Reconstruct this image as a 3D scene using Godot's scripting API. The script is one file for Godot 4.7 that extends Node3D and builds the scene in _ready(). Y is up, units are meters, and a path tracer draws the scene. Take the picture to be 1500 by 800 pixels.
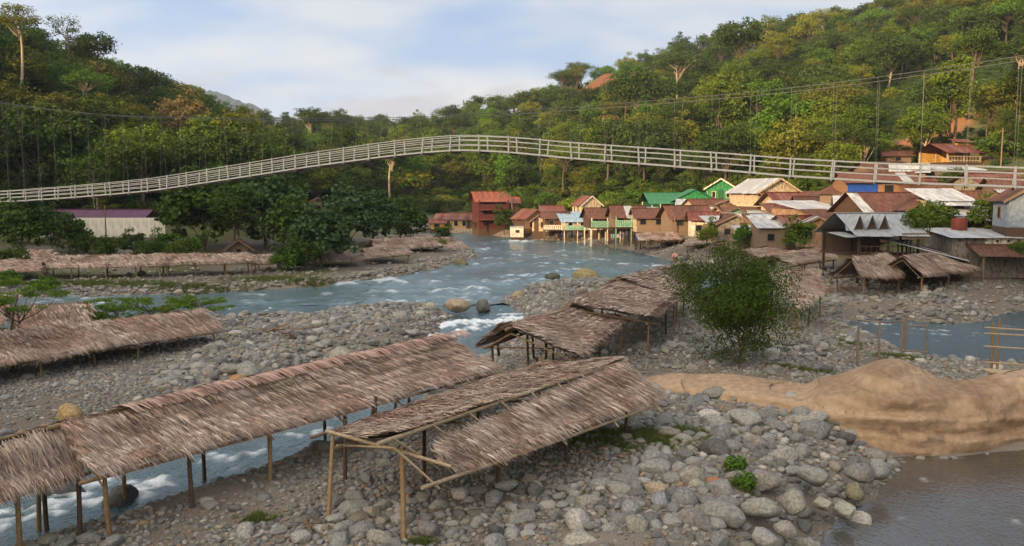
extends Node3D
# A river valley with thatched riverside shelters, a suspension footbridge and a village under forested hills.
var rng := RandomNumberGenerator.new()
var n_fine := FastNoiseLite.new()
var n_mid := FastNoiseLite.new()
var n_big := FastNoiseLite.new()
var M := {}
var used := {}
var river_polys: Array[PackedVector2Array] = []
var ctrl: PackedVector3Array = []
var ctrl_w: PackedFloat64Array = []
var ctrl_mean := 0.0
# cached grid of ground heights and shore distances near the river
const GX0 := -72.0
const GZ0 := -172.0
const GS := 0.5
const GNX := 290
const GNZ := 350
var g_h := PackedFloat32Array()
var g_s := PackedFloat32Array()

# ---------------------------------------------------------------- mesh buffer
class MB:
	var v := PackedVector3Array()
	var n := PackedVector3Array()
	var c := PackedColorArray()
	var ix := PackedInt32Array()
	func tri(a: Vector3, b: Vector3, d: Vector3, col := Color.WHITE) -> void:
		var k := v.size()
		v.append(a); v.append(b); v.append(d)
		c.append(col); c.append(col); c.append(col)
		ix.append(k); ix.append(k + 2); ix.append(k + 1)
	func quad(a: Vector3, b: Vector3, d: Vector3, e: Vector3, col := Color.WHITE) -> void:
		var k := v.size()
		v.append(a); v.append(b); v.append(d); v.append(e)
		for i in 4: c.append(col)
		ix.append_array(PackedInt32Array([k, k + 2, k + 1, k, k + 3, k + 2]))
	# box with chamfered look is not needed for far things: six faces from a transform and half sizes
	func box(t: Transform3D, h: Vector3, col := Color.WHITE) -> void:
		var p: Array[Vector3] = []
		for i in 8:
			p.append(t * Vector3(h.x if i & 1 else -h.x, h.y if i & 2 else -h.y, h.z if i & 4 else -h.z))
		quad(p[4], p[5], p[7], p[6], col); quad(p[1], p[0], p[2], p[3], col)
		quad(p[5], p[1], p[3], p[7], col); quad(p[0], p[4], p[6], p[2], col)
		quad(p[6], p[7], p[3], p[2], col); quad(p[0], p[1], p[5], p[4], col)
	func bx(ctr: Vector3, size: Vector3, col := Color.WHITE) -> void:
		box(Transform3D(Basis(), ctr), size * 0.5, col)
	func bar(a: Vector3, b: Vector3, w: float, h: float, col := Color.WHITE) -> void:
		var d := (b - a)
		var l := d.length()
		if l < 1e-5: return
		d /= l
		var up := Vector3.UP if absf(d.y) < 0.95 else Vector3.RIGHT
		var s := d.cross(up).normalized()
		var u := s.cross(d)
		box(Transform3D(Basis(s, u, -d), (a + b) * 0.5), Vector3(w * 0.5, h * 0.5, l * 0.5), col)
	# round tube through points; smooth normals are stored, so do not mix with flat pieces
	func tube(pts: PackedVector3Array, rad: PackedFloat32Array, sides := 6, col := Color.WHITE) -> void:
		var base := v.size()
		var m := pts.size()
		for i in m:
			var d := (pts[mini(i + 1, m - 1)] - pts[maxi(i - 1, 0)]).normalized()
			var up := Vector3.RIGHT if absf(d.y) > 0.7 else Vector3.UP
			var s := d.cross(up).normalized()
			var u := s.cross(d)
			for k in sides:
				var a := TAU * k / sides
				var o := s * cos(a) + u * sin(a)
				v.append(pts[i] + o * rad[i]); n.append(o); c.append(col)
		for i in m - 1:
			for k in sides:
				var a0 := base + i * sides + k
				var a1 := base + i * sides + (k + 1) % sides
				ix.append_array(PackedInt32Array([a0, a1, a0 + sides, a1, a1 + sides, a0 + sides]))
		for e in 2:
			var at := base if e == 0 else base + (m - 1) * sides
			var dd := (pts[0] - pts[1]).normalized() if e == 0 else (pts[m - 1] - pts[m - 2]).normalized()
			var k0 := v.size()
			for k in sides:
				v.append(v[at + k]); n.append(dd); c.append(col)
			for k in range(1, sides - 1):
				if e == 0: ix.append_array(PackedInt32Array([k0, k0 + k + 1, k0 + k]))
				else: ix.append_array(PackedInt32Array([k0, k0 + k, k0 + k + 1]))
	func rod(a: Vector3, b: Vector3, r: float, sides := 6, col := Color.WHITE) -> void:
		tube(PackedVector3Array([a, b]), PackedFloat32Array([r, r]), sides, col)
	func mesh(m: Material = null) -> ArrayMesh:
		var arr := []
		arr.resize(Mesh.ARRAY_MAX)
		arr[Mesh.ARRAY_VERTEX] = v
		if n.size() == v.size(): arr[Mesh.ARRAY_NORMAL] = n
		if c.size() == v.size(): arr[Mesh.ARRAY_COLOR] = c
		arr[Mesh.ARRAY_INDEX] = ix
		var am := ArrayMesh.new()
		am.add_surface_from_arrays(Mesh.PRIMITIVE_TRIANGLES, arr)
		if m: am.surface_set_material(0, m)
		return am

func numbered(called: String) -> String:
	if not used.has(called):
		used[called] = 0
		return called
	used[called] += 1
	return "%s_%03d" % [called, used[called]]
func tag(o: Node, label: String, category: String, group := "") -> void:
	o.set_meta("label", label); o.set_meta("category", category)
	if group: o.set_meta("group", group)
func thing(called: String, label: String, category: String, at := Vector3.ZERO, turn := 0.0, group := "") -> Node3D:
	var o := Node3D.new()
	o.name = numbered(called); add_child(o)
	o.position = at; o.rotation.y = turn
	tag(o, label, category, group)
	return o
func part(called: String, mesh: Mesh, m: Material, parent: Node) -> MeshInstance3D:
	var o := MeshInstance3D.new()
	o.mesh = mesh
	if m: o.set_surface_override_material(0, m)
	o.name = called if parent != self else numbered(called)
	parent.add_child(o, true)
	return o
func structure(called: String, mesh: Mesh, m: Material) -> MeshInstance3D:
	var o := part(called, mesh, m, self)
	o.set_meta("kind", "structure")
	return o
func multi(called: String, mesh: Mesh, m: Material, xf: Array[Transform3D], cols: PackedColorArray, parent: Node) -> MultiMeshInstance3D:
	var mm := MultiMesh.new()
	mm.transform_format = MultiMesh.TRANSFORM_3D
	mm.use_colors = true
	mm.mesh = mesh
	mm.instance_count = xf.size()
	for i in xf.size():
		mm.set_instance_transform(i, xf[i]); mm.set_instance_color(i, cols[i])
	var o := MultiMeshInstance3D.new()
	o.multimesh = mm
	if m: o.material_override = m
	o.name = called if parent != self else numbered(called)
	parent.add_child(o, true)
	o.set_meta("kind", "stuff")
	return o

# ---------------------------------------------------------------- materials
func noise_tex(freq: float, ramp: Array, octaves := 4, seed_ := 1, size := 256, kind := FastNoiseLite.TYPE_SIMPLEX_SMOOTH) -> NoiseTexture2D:
	var n := FastNoiseLite.new()
	n.noise_type = kind; n.frequency = freq; n.fractal_octaves = octaves; n.seed = seed_
	var t := NoiseTexture2D.new()
	t.width = size; t.height = size; t.seamless = true; t.noise = n
	if ramp.size():
		var g := Gradient.new()
		g.offsets = PackedFloat32Array(ramp.map(func(r): return r[0]))
		g.colors = PackedColorArray(ramp.map(func(r): return r[1]))
		t.color_ramp = g
	return t
func lin(r: float, g: float, b: float) -> Color:
	return Color(r, g, b).linear_to_srgb()
func mat(col: Color, rough := 0.85, tex: Texture2D = null, scale := 1.0, vc := false, bump: Texture2D = null, bump_cm := 0.0, world := false) -> StandardMaterial3D:
	var m := StandardMaterial3D.new()
	m.albedo_color = col.linear_to_srgb(); m.roughness = rough
	m.metallic_specular = 0.35
	if tex: m.albedo_texture = tex
	if bump:
		m.heightmap_enabled = true; m.heightmap_texture = bump; m.heightmap_scale = bump_cm
	if tex or bump:
		m.uv1_triplanar = true; m.uv1_world_triplanar = world
		m.uv1_scale = Vector3.ONE * scale
	m.vertex_color_use_as_albedo = vc
	m.cull_mode = BaseMaterial3D.CULL_DISABLED
	return m

func make_materials() -> void:
	var grey := func(a): return Color(a, a, a)
	var t_soft := noise_tex(0.02, [[0.0, grey.call(0.72)], [1.0, grey.call(1.0)]], 5, 3)
	var t_speck := noise_tex(0.09, [[0.0, grey.call(0.62)], [0.5, grey.call(0.9)], [1.0, grey.call(1.0)]], 5, 5)
	var t_bump := noise_tex(0.06, [], 5, 7)
	var t_grain := noise_tex(0.03, [[0.0, Color(0.62, 0.6, 0.58)], [0.45, Color(0.86, 0.84, 0.82)], [1.0, Color(1, 1, 1)]], 5, 9)
	M.t_soft = t_soft; M.t_speck = t_speck; M.t_bump = t_bump
	M.ground = mat(Color(1, 1, 1), 0.95, t_speck, 0.9, true, t_bump, 4.0, true)
	M.bank = mat(Color(1, 1, 1), 0.95, t_soft, 0.5, true, t_bump, 2.0, true)
	var t_rock := noise_tex(0.022, [[0.0, grey.call(0.6)], [0.4, grey.call(0.8)], [0.62, Color(0.98, 0.95, 0.9)], [1.0, grey.call(1.0)]], 6, 15, 512)
	M.stone = mat(Color(0.8, 0.84, 0.9), 0.88, t_rock, 0.4, true, t_bump, 1.1)
	M.t_rock = t_rock
	M.thatch = mat(Color(1, 1, 1), 0.75, null, 1, true)
	M.under = mat(Color(0.3, 0.22, 0.175), 0.95, t_grain, 2.0)
	M.bamboo = mat(Color(0.27, 0.185, 0.095), 0.6, t_grain, 1.5)
	M.bamboo_pale = mat(Color(0.4, 0.32, 0.21), 0.6, t_grain, 1.5)
	M.pole_dark = mat(Color(0.11, 0.075, 0.05), 0.85, t_grain, 1.5)
	M.wood = mat(Color(0.21, 0.15, 0.105), 0.85, t_grain, 1.0)
	M.wood_dark = mat(Color(0.10, 0.062, 0.04), 0.9, t_grain, 1.0)
	M.wood_tan = mat(Color(0.25, 0.185, 0.13), 0.85, t_grain, 0.8)
	M.wood_orange = mat(Color(0.3, 0.165, 0.09), 0.85, t_grain, 0.7)
	M.brick = mat(Color(0.31, 0.2, 0.13), 0.9, t_speck, 0.7)
	M.cream = mat(Color(0.55, 0.46, 0.33), 0.85, t_soft, 0.3)
	M.white = mat(Color(0.82, 0.75, 0.62), 0.8, t_soft, 0.3)
	M.yellow = mat(Color(0.68, 0.42, 0.13), 0.8, t_soft, 0.3)
	M.grey = mat(Color(0.36, 0.37, 0.37), 0.85, t_speck, 0.4)
	M.concrete = mat(Color(0.25, 0.225, 0.195), 0.9, t_speck, 0.4)
	M.bluegrey = mat(Color(0.25, 0.3, 0.36), 0.8, t_soft, 0.4)
	M.green = mat(Color(0.035, 0.26, 0.09), 0.7, t_soft, 0.4)
	M.green_dark = mat(Color(0.02, 0.12, 0.055), 0.75, t_soft, 0.4)
	M.green_pale = mat(Color(0.25, 0.5, 0.36), 0.75, t_soft, 0.4)
	M.red = mat(Color(0.1, 0.026, 0.024), 0.8, t_soft, 0.4)
	M.red_bright = mat(Color(0.2, 0.05, 0.035), 0.8, t_soft, 0.4)
	M.blue = mat(Color(0.015, 0.07, 0.34), 0.5, t_soft, 0.4)
	M.purple = mat(Color(0.13, 0.035, 0.09), 0.6, t_soft, 0.4)
	M.pane = mat(Color(0.015, 0.017, 0.02), 0.15)
	M.rust = []
	for k in 5:
		var a := k / 4.0
		M.rust.append(mat(Color(0.085 + 0.075 * a, 0.045 + 0.035 * a, 0.036 + 0.022 * a), 0.75, noise_tex(0.03, [[0.0, Color(0.45, 0.42, 0.4)], [0.5, Color(0.9, 0.85, 0.8)], [1.0, Color(1, 1, 1)]], 5, 20 + k), 0.5))
	M.zinc = []
	for k in 3:
		M.zinc.append(mat(Color(0.36 + 0.08 * k, 0.385 + 0.08 * k, 0.41 + 0.08 * k), 0.5, noise_tex(0.02, [[0.0, Color(0.5, 0.42, 0.36)], [0.35, Color(0.85, 0.84, 0.83)], [1.0, Color(1, 1, 1)]], 4, 40 + k), 0.4))
	var t_stain := noise_tex(0.02, [[0.0, Color(0.5, 0.46, 0.42)], [0.45, Color(0.86, 0.84, 0.82)], [1.0, Color(1, 1, 1)]], 5, 61)
	M.zinc_blue = [mat(Color(0.3, 0.42, 0.52), 0.5, t_soft, 0.4)]
	M.roof_green = [mat(Color(0.05, 0.19, 0.095), 0.6, t_soft, 0.4)]
	M.roof_red = [mat(Color(0.29, 0.095, 0.055), 0.7, t_stain, 0.4), mat(Color(0.25, 0.085, 0.055), 0.7, t_stain, 0.4)]
	M.roof_maroon = [mat(Color(0.15, 0.052, 0.042), 0.7, t_stain, 0.5), mat(Color(0.185, 0.072, 0.055), 0.7, t_stain, 0.5), mat(Color(0.2, 0.1, 0.075), 0.7, t_stain, 0.5)]
	M.roof_purple = [mat(Color(0.1, 0.032, 0.065), 0.5, t_soft, 0.4), mat(Color(0.12, 0.04, 0.08), 0.5, t_soft, 0.4)]
	M.fence = mat(Color(0.82, 0.77, 0.66), 0.7, t_soft, 0.3)
	for k in ["wood", "wood_dark", "wood_tan", "wood_orange"]: M[k].uv1_scale = Vector3(3.2, 0.3, 3.2)
	for k in ["cream", "white", "yellow", "brick", "concrete", "green"]:
		M[k].albedo_texture = t_stain; M[k].uv1_scale = Vector3(0.6, 0.35, 0.6)
	M.leaf = []
	for g in [[0.06, 0.104, 0.016], [0.092, 0.149, 0.017], [0.121, 0.174, 0.02], [0.048, 0.081, 0.014], [0.057, 0.092, 0.022], [0.154, 0.172, 0.023], [0.106, 0.114, 0.023], [0.079, 0.162, 0.019], [0.229, 0.176, 0.07], [0.062, 0.114, 0.041], [0.13, 0.22, 0.03]]:  # some greens raised so patches of crowns look sunlit
		var m := mat(Color(g[0], g[1], g[2]), 0.6, null, 1, true)
		m.backlight_enabled = true; m.backlight = Color(0.5, 0.55, 0.3); m.metallic_specular = 0.22; m.roughness = 0.7
		M.leaf.append(m)
	M.leaf_any = mat(Color(1, 1, 1), 0.6, null, 1, true)
	M.leaf_any.metallic_specular = 0.22; M.leaf_any.roughness = 0.7
	M.leaf_any.backlight_enabled = true; M.leaf_any.backlight = Color(0.5, 0.55, 0.3)
	M.bark = mat(Color(0.13, 0.1, 0.075), 0.9, t_grain, 0.8)
	M.bark_pale = mat(Color(0.46, 0.38, 0.27), 0.85, t_grain, 0.5)
	M.hanger = mat(Color(0.22, 0.215, 0.2), 0.6)
	M.steel = mat(Color(0.08, 0.08, 0.085), 0.5)
	M.rail = mat(Color(0.6, 0.575, 0.52), 0.8, t_speck, 0.6)
	M.plank = mat(Color(0.22, 0.18, 0.14), 0.85, t_grain, 1.0)

# ---------------------------------------------------------------- ground
func solve_ground() -> void:
	var m := ctrl.size()
	for p in ctrl: ctrl_mean += p.y / m
	var a: Array[PackedFloat64Array] = []
	for i in m:
		var row := PackedFloat64Array()
		row.resize(m + 1)
		for j in m:
			var dx := ctrl[i].x - ctrl[j].x
			var dz := ctrl[i].z - ctrl[j].z
			row[j] = sqrt(dx * dx + dz * dz + 9.0)
		row[m] = ctrl[i].y - ctrl_mean
		a.append(row)
	for i in m:
		var best := i
		for r in range(i + 1, m):
			if absf(a[r][i]) > absf(a[best][i]): best = r
		var tmp := a[i]; a[i] = a[best]; a[best] = tmp
		for r in range(i + 1, m):
			var k := a[r][i] / a[i][i]
			if k != 0.0:
				for q in range(i, m + 1): a[r][q] -= k * a[i][q]
	ctrl_w.resize(m)
	for i in range(m - 1, -1, -1):
		var sum := a[i][m]
		for q in range(i + 1, m): sum -= a[i][q] * ctrl_w[q]
		ctrl_w[i] = sum / a[i][i]

func shore(x: float, z: float) -> float:
	# distance to the nearest water edge: negative in the water
	var best := 1e9
	var inside := false
	for poly in river_polys:
		var m := poly.size()
		var odd := false
		var j := m - 1
		for i in m:
			var ax := poly[j].x
			var az := poly[j].y
			var ex := poly[i].x - ax
			var ez := poly[i].y - az
			var wx := x - ax
			var wz := z - az
			var t := clampf((wx * ex + wz * ez) / (ex * ex + ez * ez), 0.0, 1.0)
			var qx := wx - ex * t
			var qz := wz - ez * t
			best = minf(best, qx * qx + qz * qz)
			if (poly[i].y > z) != (az > z) and x < ex * (z - poly[i].y) / ez + poly[i].x: odd = not odd
			j = i
		if odd: inside = true
	best = sqrt(best)
	return -best if inside else best

func broad(x: float, z: float) -> float:
	var h := ctrl_mean
	for i in ctrl.size():
		var dx := x - ctrl[i].x
		var dz := z - ctrl[i].z
		h += ctrl_w[i] * sqrt(dx * dx + dz * dz + 9.0)
	return h

func ground_raw(x: float, z: float, s: float) -> float:
	var h := broad(x, z)
	var wob := n_mid.get_noise_2d(x, z)
	if h > 3.0: h += wob * minf((h - 3.0) * 0.25, 1.6)
	h = maxf(h, 0.42)
	s += n_mid.get_noise_2d(x * 9.0, z * 9.0) * 0.35
	if s < 0.0: return maxf(-0.9, s * 0.45)
	var land := h + n_mid.get_noise_2d(x * 6.0, z * 6.0) * 0.14
	return minf(land, 0.02 + s * 0.42)

func grid_of(g: PackedFloat32Array, x: float, z: float) -> float:
	var fx := clampf((x - GX0) / GS, 0.0, GNX - 1.001)
	var fz := clampf((z - GZ0) / GS, 0.0, GNZ - 1.001)
	var ix := int(fx)
	var iz := int(fz)
	fx -= ix; fz -= iz
	var k := iz * GNX + ix
	return lerpf(lerpf(g[k], g[k + 1], fx), lerpf(g[k + GNX], g[k + GNX + 1], fx), fz)
func in_grid(x: float, z: float) -> bool:
	return x > GX0 and x < GX0 + GS * (GNX - 2) and z > GZ0 and z < GZ0 + GS * (GNZ - 2)
func ground(x: float, z: float) -> float:
	return grid_of(g_h, x, z) if in_grid(x, z) else ground_raw(x, z, shore(x, z))
func shore_of(x: float, z: float) -> float:
	return grid_of(g_s, x, z) if in_grid(x, z) else shore(x, z)
func on_ground(p: Vector3, up := 0.0) -> Vector3:
	return Vector3(p.x, ground(p.x, p.z) + up, p.z)
# is a point within the photographed wedge (with room for a step aside)
func in_view(x: float, z: float, extra := 3.0) -> bool:
	return z < -11.0 and absf(x) < -z * 0.62 + extra

const SOIL := [Vector2(34.54, -325), Vector2(71.14, -150), Vector2(67.8, -135), Vector2(26.38, -215), Vector2(55.57, -112), Vector2(-11.88, -300)]
func ground_colour(x: float, z: float, h: float, s: float) -> Color:
	var a := n_mid.get_noise_2d(x * 3.0 + 50.0, z * 3.0)
	var b := n_fine.get_noise_2d(x, z)
	var dirt := Color(0.17, 0.14, 0.11).lerp(Color(0.28, 0.235, 0.185), clampf(0.5 + a + 0.4 * b, 0, 1))
	var green := Color(0.06, 0.075, 0.02).lerp(Color(0.12, 0.12, 0.035), clampf(0.5 + a, 0, 1))
	var c := dirt.lerp(green, clampf((h - 1.4 + a * 1.2) / 1.2, 0, 1))
	if z < -58.0 and x < 0.0 and s > 4.0: c = c.lerp(green, clampf(0.45 + a * 2.0, 0, 1))
	for k in SOIL.size():
		var rad: float = [15.0, 9.0, 7.0, 9.0, 7.0, 9.0][k]
		var d := Vector2(x, z).distance_to(SOIL[k]) + a * 12.0
		c = c.lerp([Color(0.2, 0.075, 0.04), Color(0.33, 0.14, 0.05), Color(0.33, 0.15, 0.06), Color(0.3, 0.11, 0.05), Color(0.36, 0.22, 0.1), Color(0.3, 0.14, 0.06)][k], clampf((rad - d) / 3.0, 0, 1))
	return c

func spread(points: Array) -> PackedFloat32Array:
	# points: [start, step, end, step, end ...]
	var out := PackedFloat32Array()
	var x: float = points[0]
	var k := 1
	while k < points.size():
		while x < points[k + 1] - 0.001:
			out.append(x); x += points[k]
		x = points[k + 1]
		k += 2
	out.append(x)
	return out

func build_ground() -> void:
	g_h.resize(GNX * GNZ); g_s.resize(GNX * GNZ)
	for iz in GNZ:
		for ix in GNX:
			var x := GX0 + GS * ix
			var z := GZ0 + GS * iz
			var s := shore(x, z)
			g_s[iz * GNX + ix] = s
			g_h[iz * GNX + ix] = ground_raw(x, z, s)
	var xs := spread([-1600, 160, -480, 20, -160, 5, -72, 2, -45, 0.8, -24, 0.5, 24, 0.8, 45, 2, 90, 5, 260, 20, 480, 160, 1600])
	var zs := spread([-2600, 200, -800, 25, -420, 6, -170, 2, -100, 0.8, -60, 0.5, -10, 2, 10, 12, 200, 40, 440])
	var mb := MB.new()
	var w := xs.size()
	for z in zs:
		for x in xs:
			var s := shore_of(x, z)
			var h := ground(x, z)
			mb.v.append(Vector3(x, h, z)); mb.c.append(ground_colour(x, z, h, s))
	mb.n.resize(mb.v.size())
	for j in zs.size():
		for i in w:
			var k := j * w + i
			var dx := mb.v[k + (1 if i < w - 1 else 0)] - mb.v[k - (1 if i > 0 else 0)]
			var dz := mb.v[k + (w if j < zs.size() - 1 else 0)] - mb.v[k - (w if j > 0 else 0)]
			mb.n[k] = dz.cross(dx).normalized()
	for j in zs.size() - 1:
		for i in w - 1:
			var k := j * w + i
			mb.ix.append_array(PackedInt32Array([k, k + 1, k + w, k + 1, k + w + 1, k + w]))
	structure("ground", mb.mesh(M.ground), null)

# white water: [place, half length, half width, heading in degrees from +x towards -z, strength]
var rapids := []
func foam_at(x: float, z: float) -> float:
	var f := 0.0
	for r in rapids:
		var dx: float = x - r[0].x
		var dz: float = z - r[0].y
		var ca := cos(deg_to_rad(r[3]))
		var sa := -sin(deg_to_rad(r[3]))
		var u: float = (dx * ca + dz * sa) / r[1]
		var w: float = (-dx * sa + dz * ca) / r[2]
		f = maxf(f, r[4] * clampf(1.35 - sqrt(u * u + w * w), 0, 1))
	return f

func water_patch(called: String, x0: float, x1: float, z0: float, z1: float, cell: float, wave: float, cols: Array, caps: float, m: Material, keep: Callable) -> void:
	var mb := MB.new()
	var nx := int((x1 - x0) / cell) + 1
	var nz := int((z1 - z0) / cell) + 1
	var at := PackedInt32Array()
	at.resize(nx * nz); at.fill(-1)
	for j in nz:
		for i in nx:
			var x := x0 + i * cell
			var z := z0 + j * cell
			if shore_of(x, z) > 0.9 + cell or not in_view(x, z, 8.0) or not keep.call(x, z): continue
			var f := foam_at(x, z)
			var w1 := n_fine.get_noise_3d(x * 0.9, z * 0.55, 3.0)
			var w2 := n_fine.get_noise_3d(x * 3.1, z * 1.9, 9.0)
			var w3 := n_fine.get_noise_3d(x * 0.22, z * 0.16, 5.0)
			var chop := wave * (0.6 + 1.0 * w3 + 1.0 * f)
			var y := chop * (w1 + 0.45 * w2 + f * 0.5 * n_fine.get_noise_3d(x * 7.0, z * 5.0, 4.0))
			var c: Color = cols[0].lerp(cols[1], clampf(0.5 + 0.9 * w3, 0, 1))
			# foam: broken streaks on the crests of the fast water
			var streak := n_fine.get_noise_3d(x * 1.9 + 40.0, z * 1.2, 1.0) + 0.7 * n_fine.get_noise_3d(x * 6.0, z * 4.0, 2.0)
			var white := smoothstep(0.5, 1.05, f * 0.7 + streak * 0.8)
			white = maxf(white, 0.75 * smoothstep(0.62, 0.95, caps + w1 + 0.5 * streak + 0.5 * w3))
			c = c.lerp(Color(0.66, 0.69, 0.69), white)
			y += white * 0.05 * minf(1.0, cell * 8.0)
			at[j * nx + i] = mb.v.size()
			mb.v.append(Vector3(x, y, z)); mb.c.append(c)
	mb.n.resize(mb.v.size())
	for j in nz - 1:
		for i in nx - 1:
			var a := at[j * nx + i]
			var b := at[j * nx + i + 1]
			var d := at[(j + 1) * nx + i]
			var e := at[(j + 1) * nx + i + 1]
			if a < 0 or b < 0 or d < 0 or e < 0: continue
			mb.ix.append_array(PackedInt32Array([a, b, d, b, e, d]))
			var nn := (mb.v[d] - mb.v[a]).cross(mb.v[b] - mb.v[a])
			mb.n[a] += nn; mb.n[b] += nn; mb.n[d] += nn; mb.n[e] += nn
	for k in mb.n.size(): mb.n[k] = mb.n[k].normalized() if mb.n[k].length_squared() > 0.0 else Vector3.UP
	structure(called, mb.mesh(m), null)

func build_water() -> void:
	var m := mat(Color(1, 1, 1), 0.12, null, 1.0, true)
	m.metallic_specular = 0.5
	var nt := noise_tex(0.035, [], 4, 77, 512)
	nt.as_normal_map = true; nt.bump_strength = 5.0
	m.normal_enabled = true; m.normal_texture = nt; m.normal_scale = 1.0
	m.uv1_triplanar = true; m.uv1_world_triplanar = true; m.uv1_scale = Vector3(0.35, 0.35, 0.22)
	var blue := [Color(0.05, 0.092, 0.1), Color(0.105, 0.165, 0.17)]
	water_patch("river", -60, 34, -172, -46, 0.3, 0.3, blue, 0.25, m, func(x, z): return not (x > -23.5 and x < 5.5 and z > -55.5) and not (x > 14.5 and z > -59.0))
	water_patch("stream", -24, 6, -56, -13, 0.12, 0.11, [Color(0.04, 0.075, 0.085), Color(0.07, 0.12, 0.13)], -0.12, m, func(x, z): return true)
	water_patch("side_channel", 14, 42, -60, -28, 0.15, 0.05, [Color(0.04, 0.07, 0.085), Color(0.06, 0.095, 0.115)], -0.4, m, func(x, z): return true)
	var still: StandardMaterial3D = m.duplicate()
	still.normal_scale = 0.3; still.roughness = 0.08
	water_patch("pool", 4, 24, -28, -13, 0.15, 0.03, [Color(0.055, 0.047, 0.036), Color(0.085, 0.08, 0.072)], -0.9, still, func(x, z): return true)

const SUN := Vector3(-0.62, 0.27, 0.72)
func build_sky() -> void:
	var to_sun := SUN.normalized()
	var w := 2048
	var h := 1024
	var im := Image.create(w, h, false, Image.FORMAT_RGBF)
	var n := FastNoiseLite.new()
	n.frequency = 1.0; n.fractal_octaves = 5; n.seed = 12
	var n2 := FastNoiseLite.new()
	n2.frequency = 1.0; n2.fractal_octaves = 6; n2.seed = 31
	for j in h:
		var el := (0.5 - (j + 0.5) / h) * PI
		var y := sin(el)
		if y < -0.03:
			continue
		var cy := cos(el)
		var base := Color(0.46, 0.58, 0.75).lerp(Color(0.665, 0.725, 0.795), pow(1.0 - clampf(y, 0, 1), 4.0))
		for i in w:
			var az := (i + 0.5) / w * TAU # the first column looks along -z
			var d := Vector3(sin(az) * cy, y, -cos(az) * cy)
			# cloud sheets lie on a high plane, so they crowd towards the horizon
			var q := Vector2(d.x, d.z) / (maxf(y, 0.0) + 0.22)
			var a := n.get_noise_2d(q.x * 0.9 + 3.0, q.y * 1.5 + 1.3)
			var c := base.lerp(Color(0.71, 0.735, 0.77), clampf(0.5 + a * 1.7, 0, 1))
			# bright bank of cloud low over the valley
			var b := n.get_noise_3d(d.x * 2.2, y * 7.0, d.z * 2.2 + 9.0)
			c = c.lerp(Color(0.785, 0.785, 0.78), clampf(1.15 - absf(y - 0.085) / 0.075 + b * 1.5, 0, 1) * 0.9)
			var g := n2.get_noise_3d(d.x * 7.0, y * 22.0, d.z * 7.0)
			c = c.lerp(Color(0.655, 0.645, 0.675), clampf((0.118 + 0.06 * g + 0.02 * b - y) / 0.022, 0, 1) * clampf(0.5 + g * 1.5 + 0.5 * (0.1 - y) / 0.05, 0, 1) * 0.85)
			# the air brightens towards the low sun, boosted behind camera as added fill light
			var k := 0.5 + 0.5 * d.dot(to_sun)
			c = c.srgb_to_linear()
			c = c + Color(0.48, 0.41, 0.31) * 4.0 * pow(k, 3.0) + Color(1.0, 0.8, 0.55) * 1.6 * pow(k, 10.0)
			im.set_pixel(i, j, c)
	for j in range(int(h * 0.509), h):
		im.fill_rect(Rect2i(0, j, w, 1), Color(0.2, 0.2, 0.19))
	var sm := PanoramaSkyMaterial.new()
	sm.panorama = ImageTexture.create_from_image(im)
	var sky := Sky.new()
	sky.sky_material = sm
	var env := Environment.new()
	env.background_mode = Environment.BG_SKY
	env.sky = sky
	env.tonemap_mode = Environment.TONE_MAPPER_LINEAR
	env.tonemap_exposure = 1.6
	env.background_energy_multiplier = 0.9
	env.sdfgi_enabled = true; env.ssao_enabled = true; env.ssil_enabled = true
	env.fog_enabled = true; env.fog_density = 0.00014; env.fog_light_color = Color(0.8, 0.86, 0.95)
	var we := WorldEnvironment.new()
	we.name = "world_environment"; we.environment = env
	add_child(we)

func _ready() -> void:
	rng.seed = 4711
	n_fine.frequency = 0.35; n_fine.fractal_octaves = 3; n_fine.seed = 5
	n_mid.frequency = 0.03; n_mid.fractal_octaves = 4; n_mid.seed = 8
	n_big.frequency = 0.006; n_big.fractal_octaves = 3; n_big.seed = 2
	var cam := Camera3D.new()
	cam.name = "camera"
	cam.position = Vector3(0, 7.5, 0)
	cam.rotation.x = -atan(120.0 / 1250.0)
	cam.fov = rad_to_deg(2.0 * atan(400.0 / 1250.0))
	cam.near = 0.1; cam.far = 8000.0
	add_child(cam); cam.current = true
	build_sky()
	var sun := DirectionalLight3D.new()
	sun.name = "sun"
	sun.light_energy = 1.6; sun.light_color = Color(1.0, 0.84, 0.62)
	sun.light_angular_distance = 0.6; sun.shadow_enabled = true
	add_child(sun)
	sun.look_at_from_position(SUN * 100.0, Vector3.ZERO)
	make_materials()
	define_valley()
	solve_ground()
	build_ground()
	build_water()
	build_distance()
	print("ground ", Time.get_ticks_msec())
	build_bank()
	build_bridge()
	build_village()
	print("village ", Time.get_ticks_msec())
	build_shelters()
	print("shelters ", Time.get_ticks_msec())
	build_stones()
	print("stones ", Time.get_ticks_msec())
	build_trees()
	print("trees ", Time.get_ticks_msec())
	build_small()
	print("all ", Time.get_ticks_msec())

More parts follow.
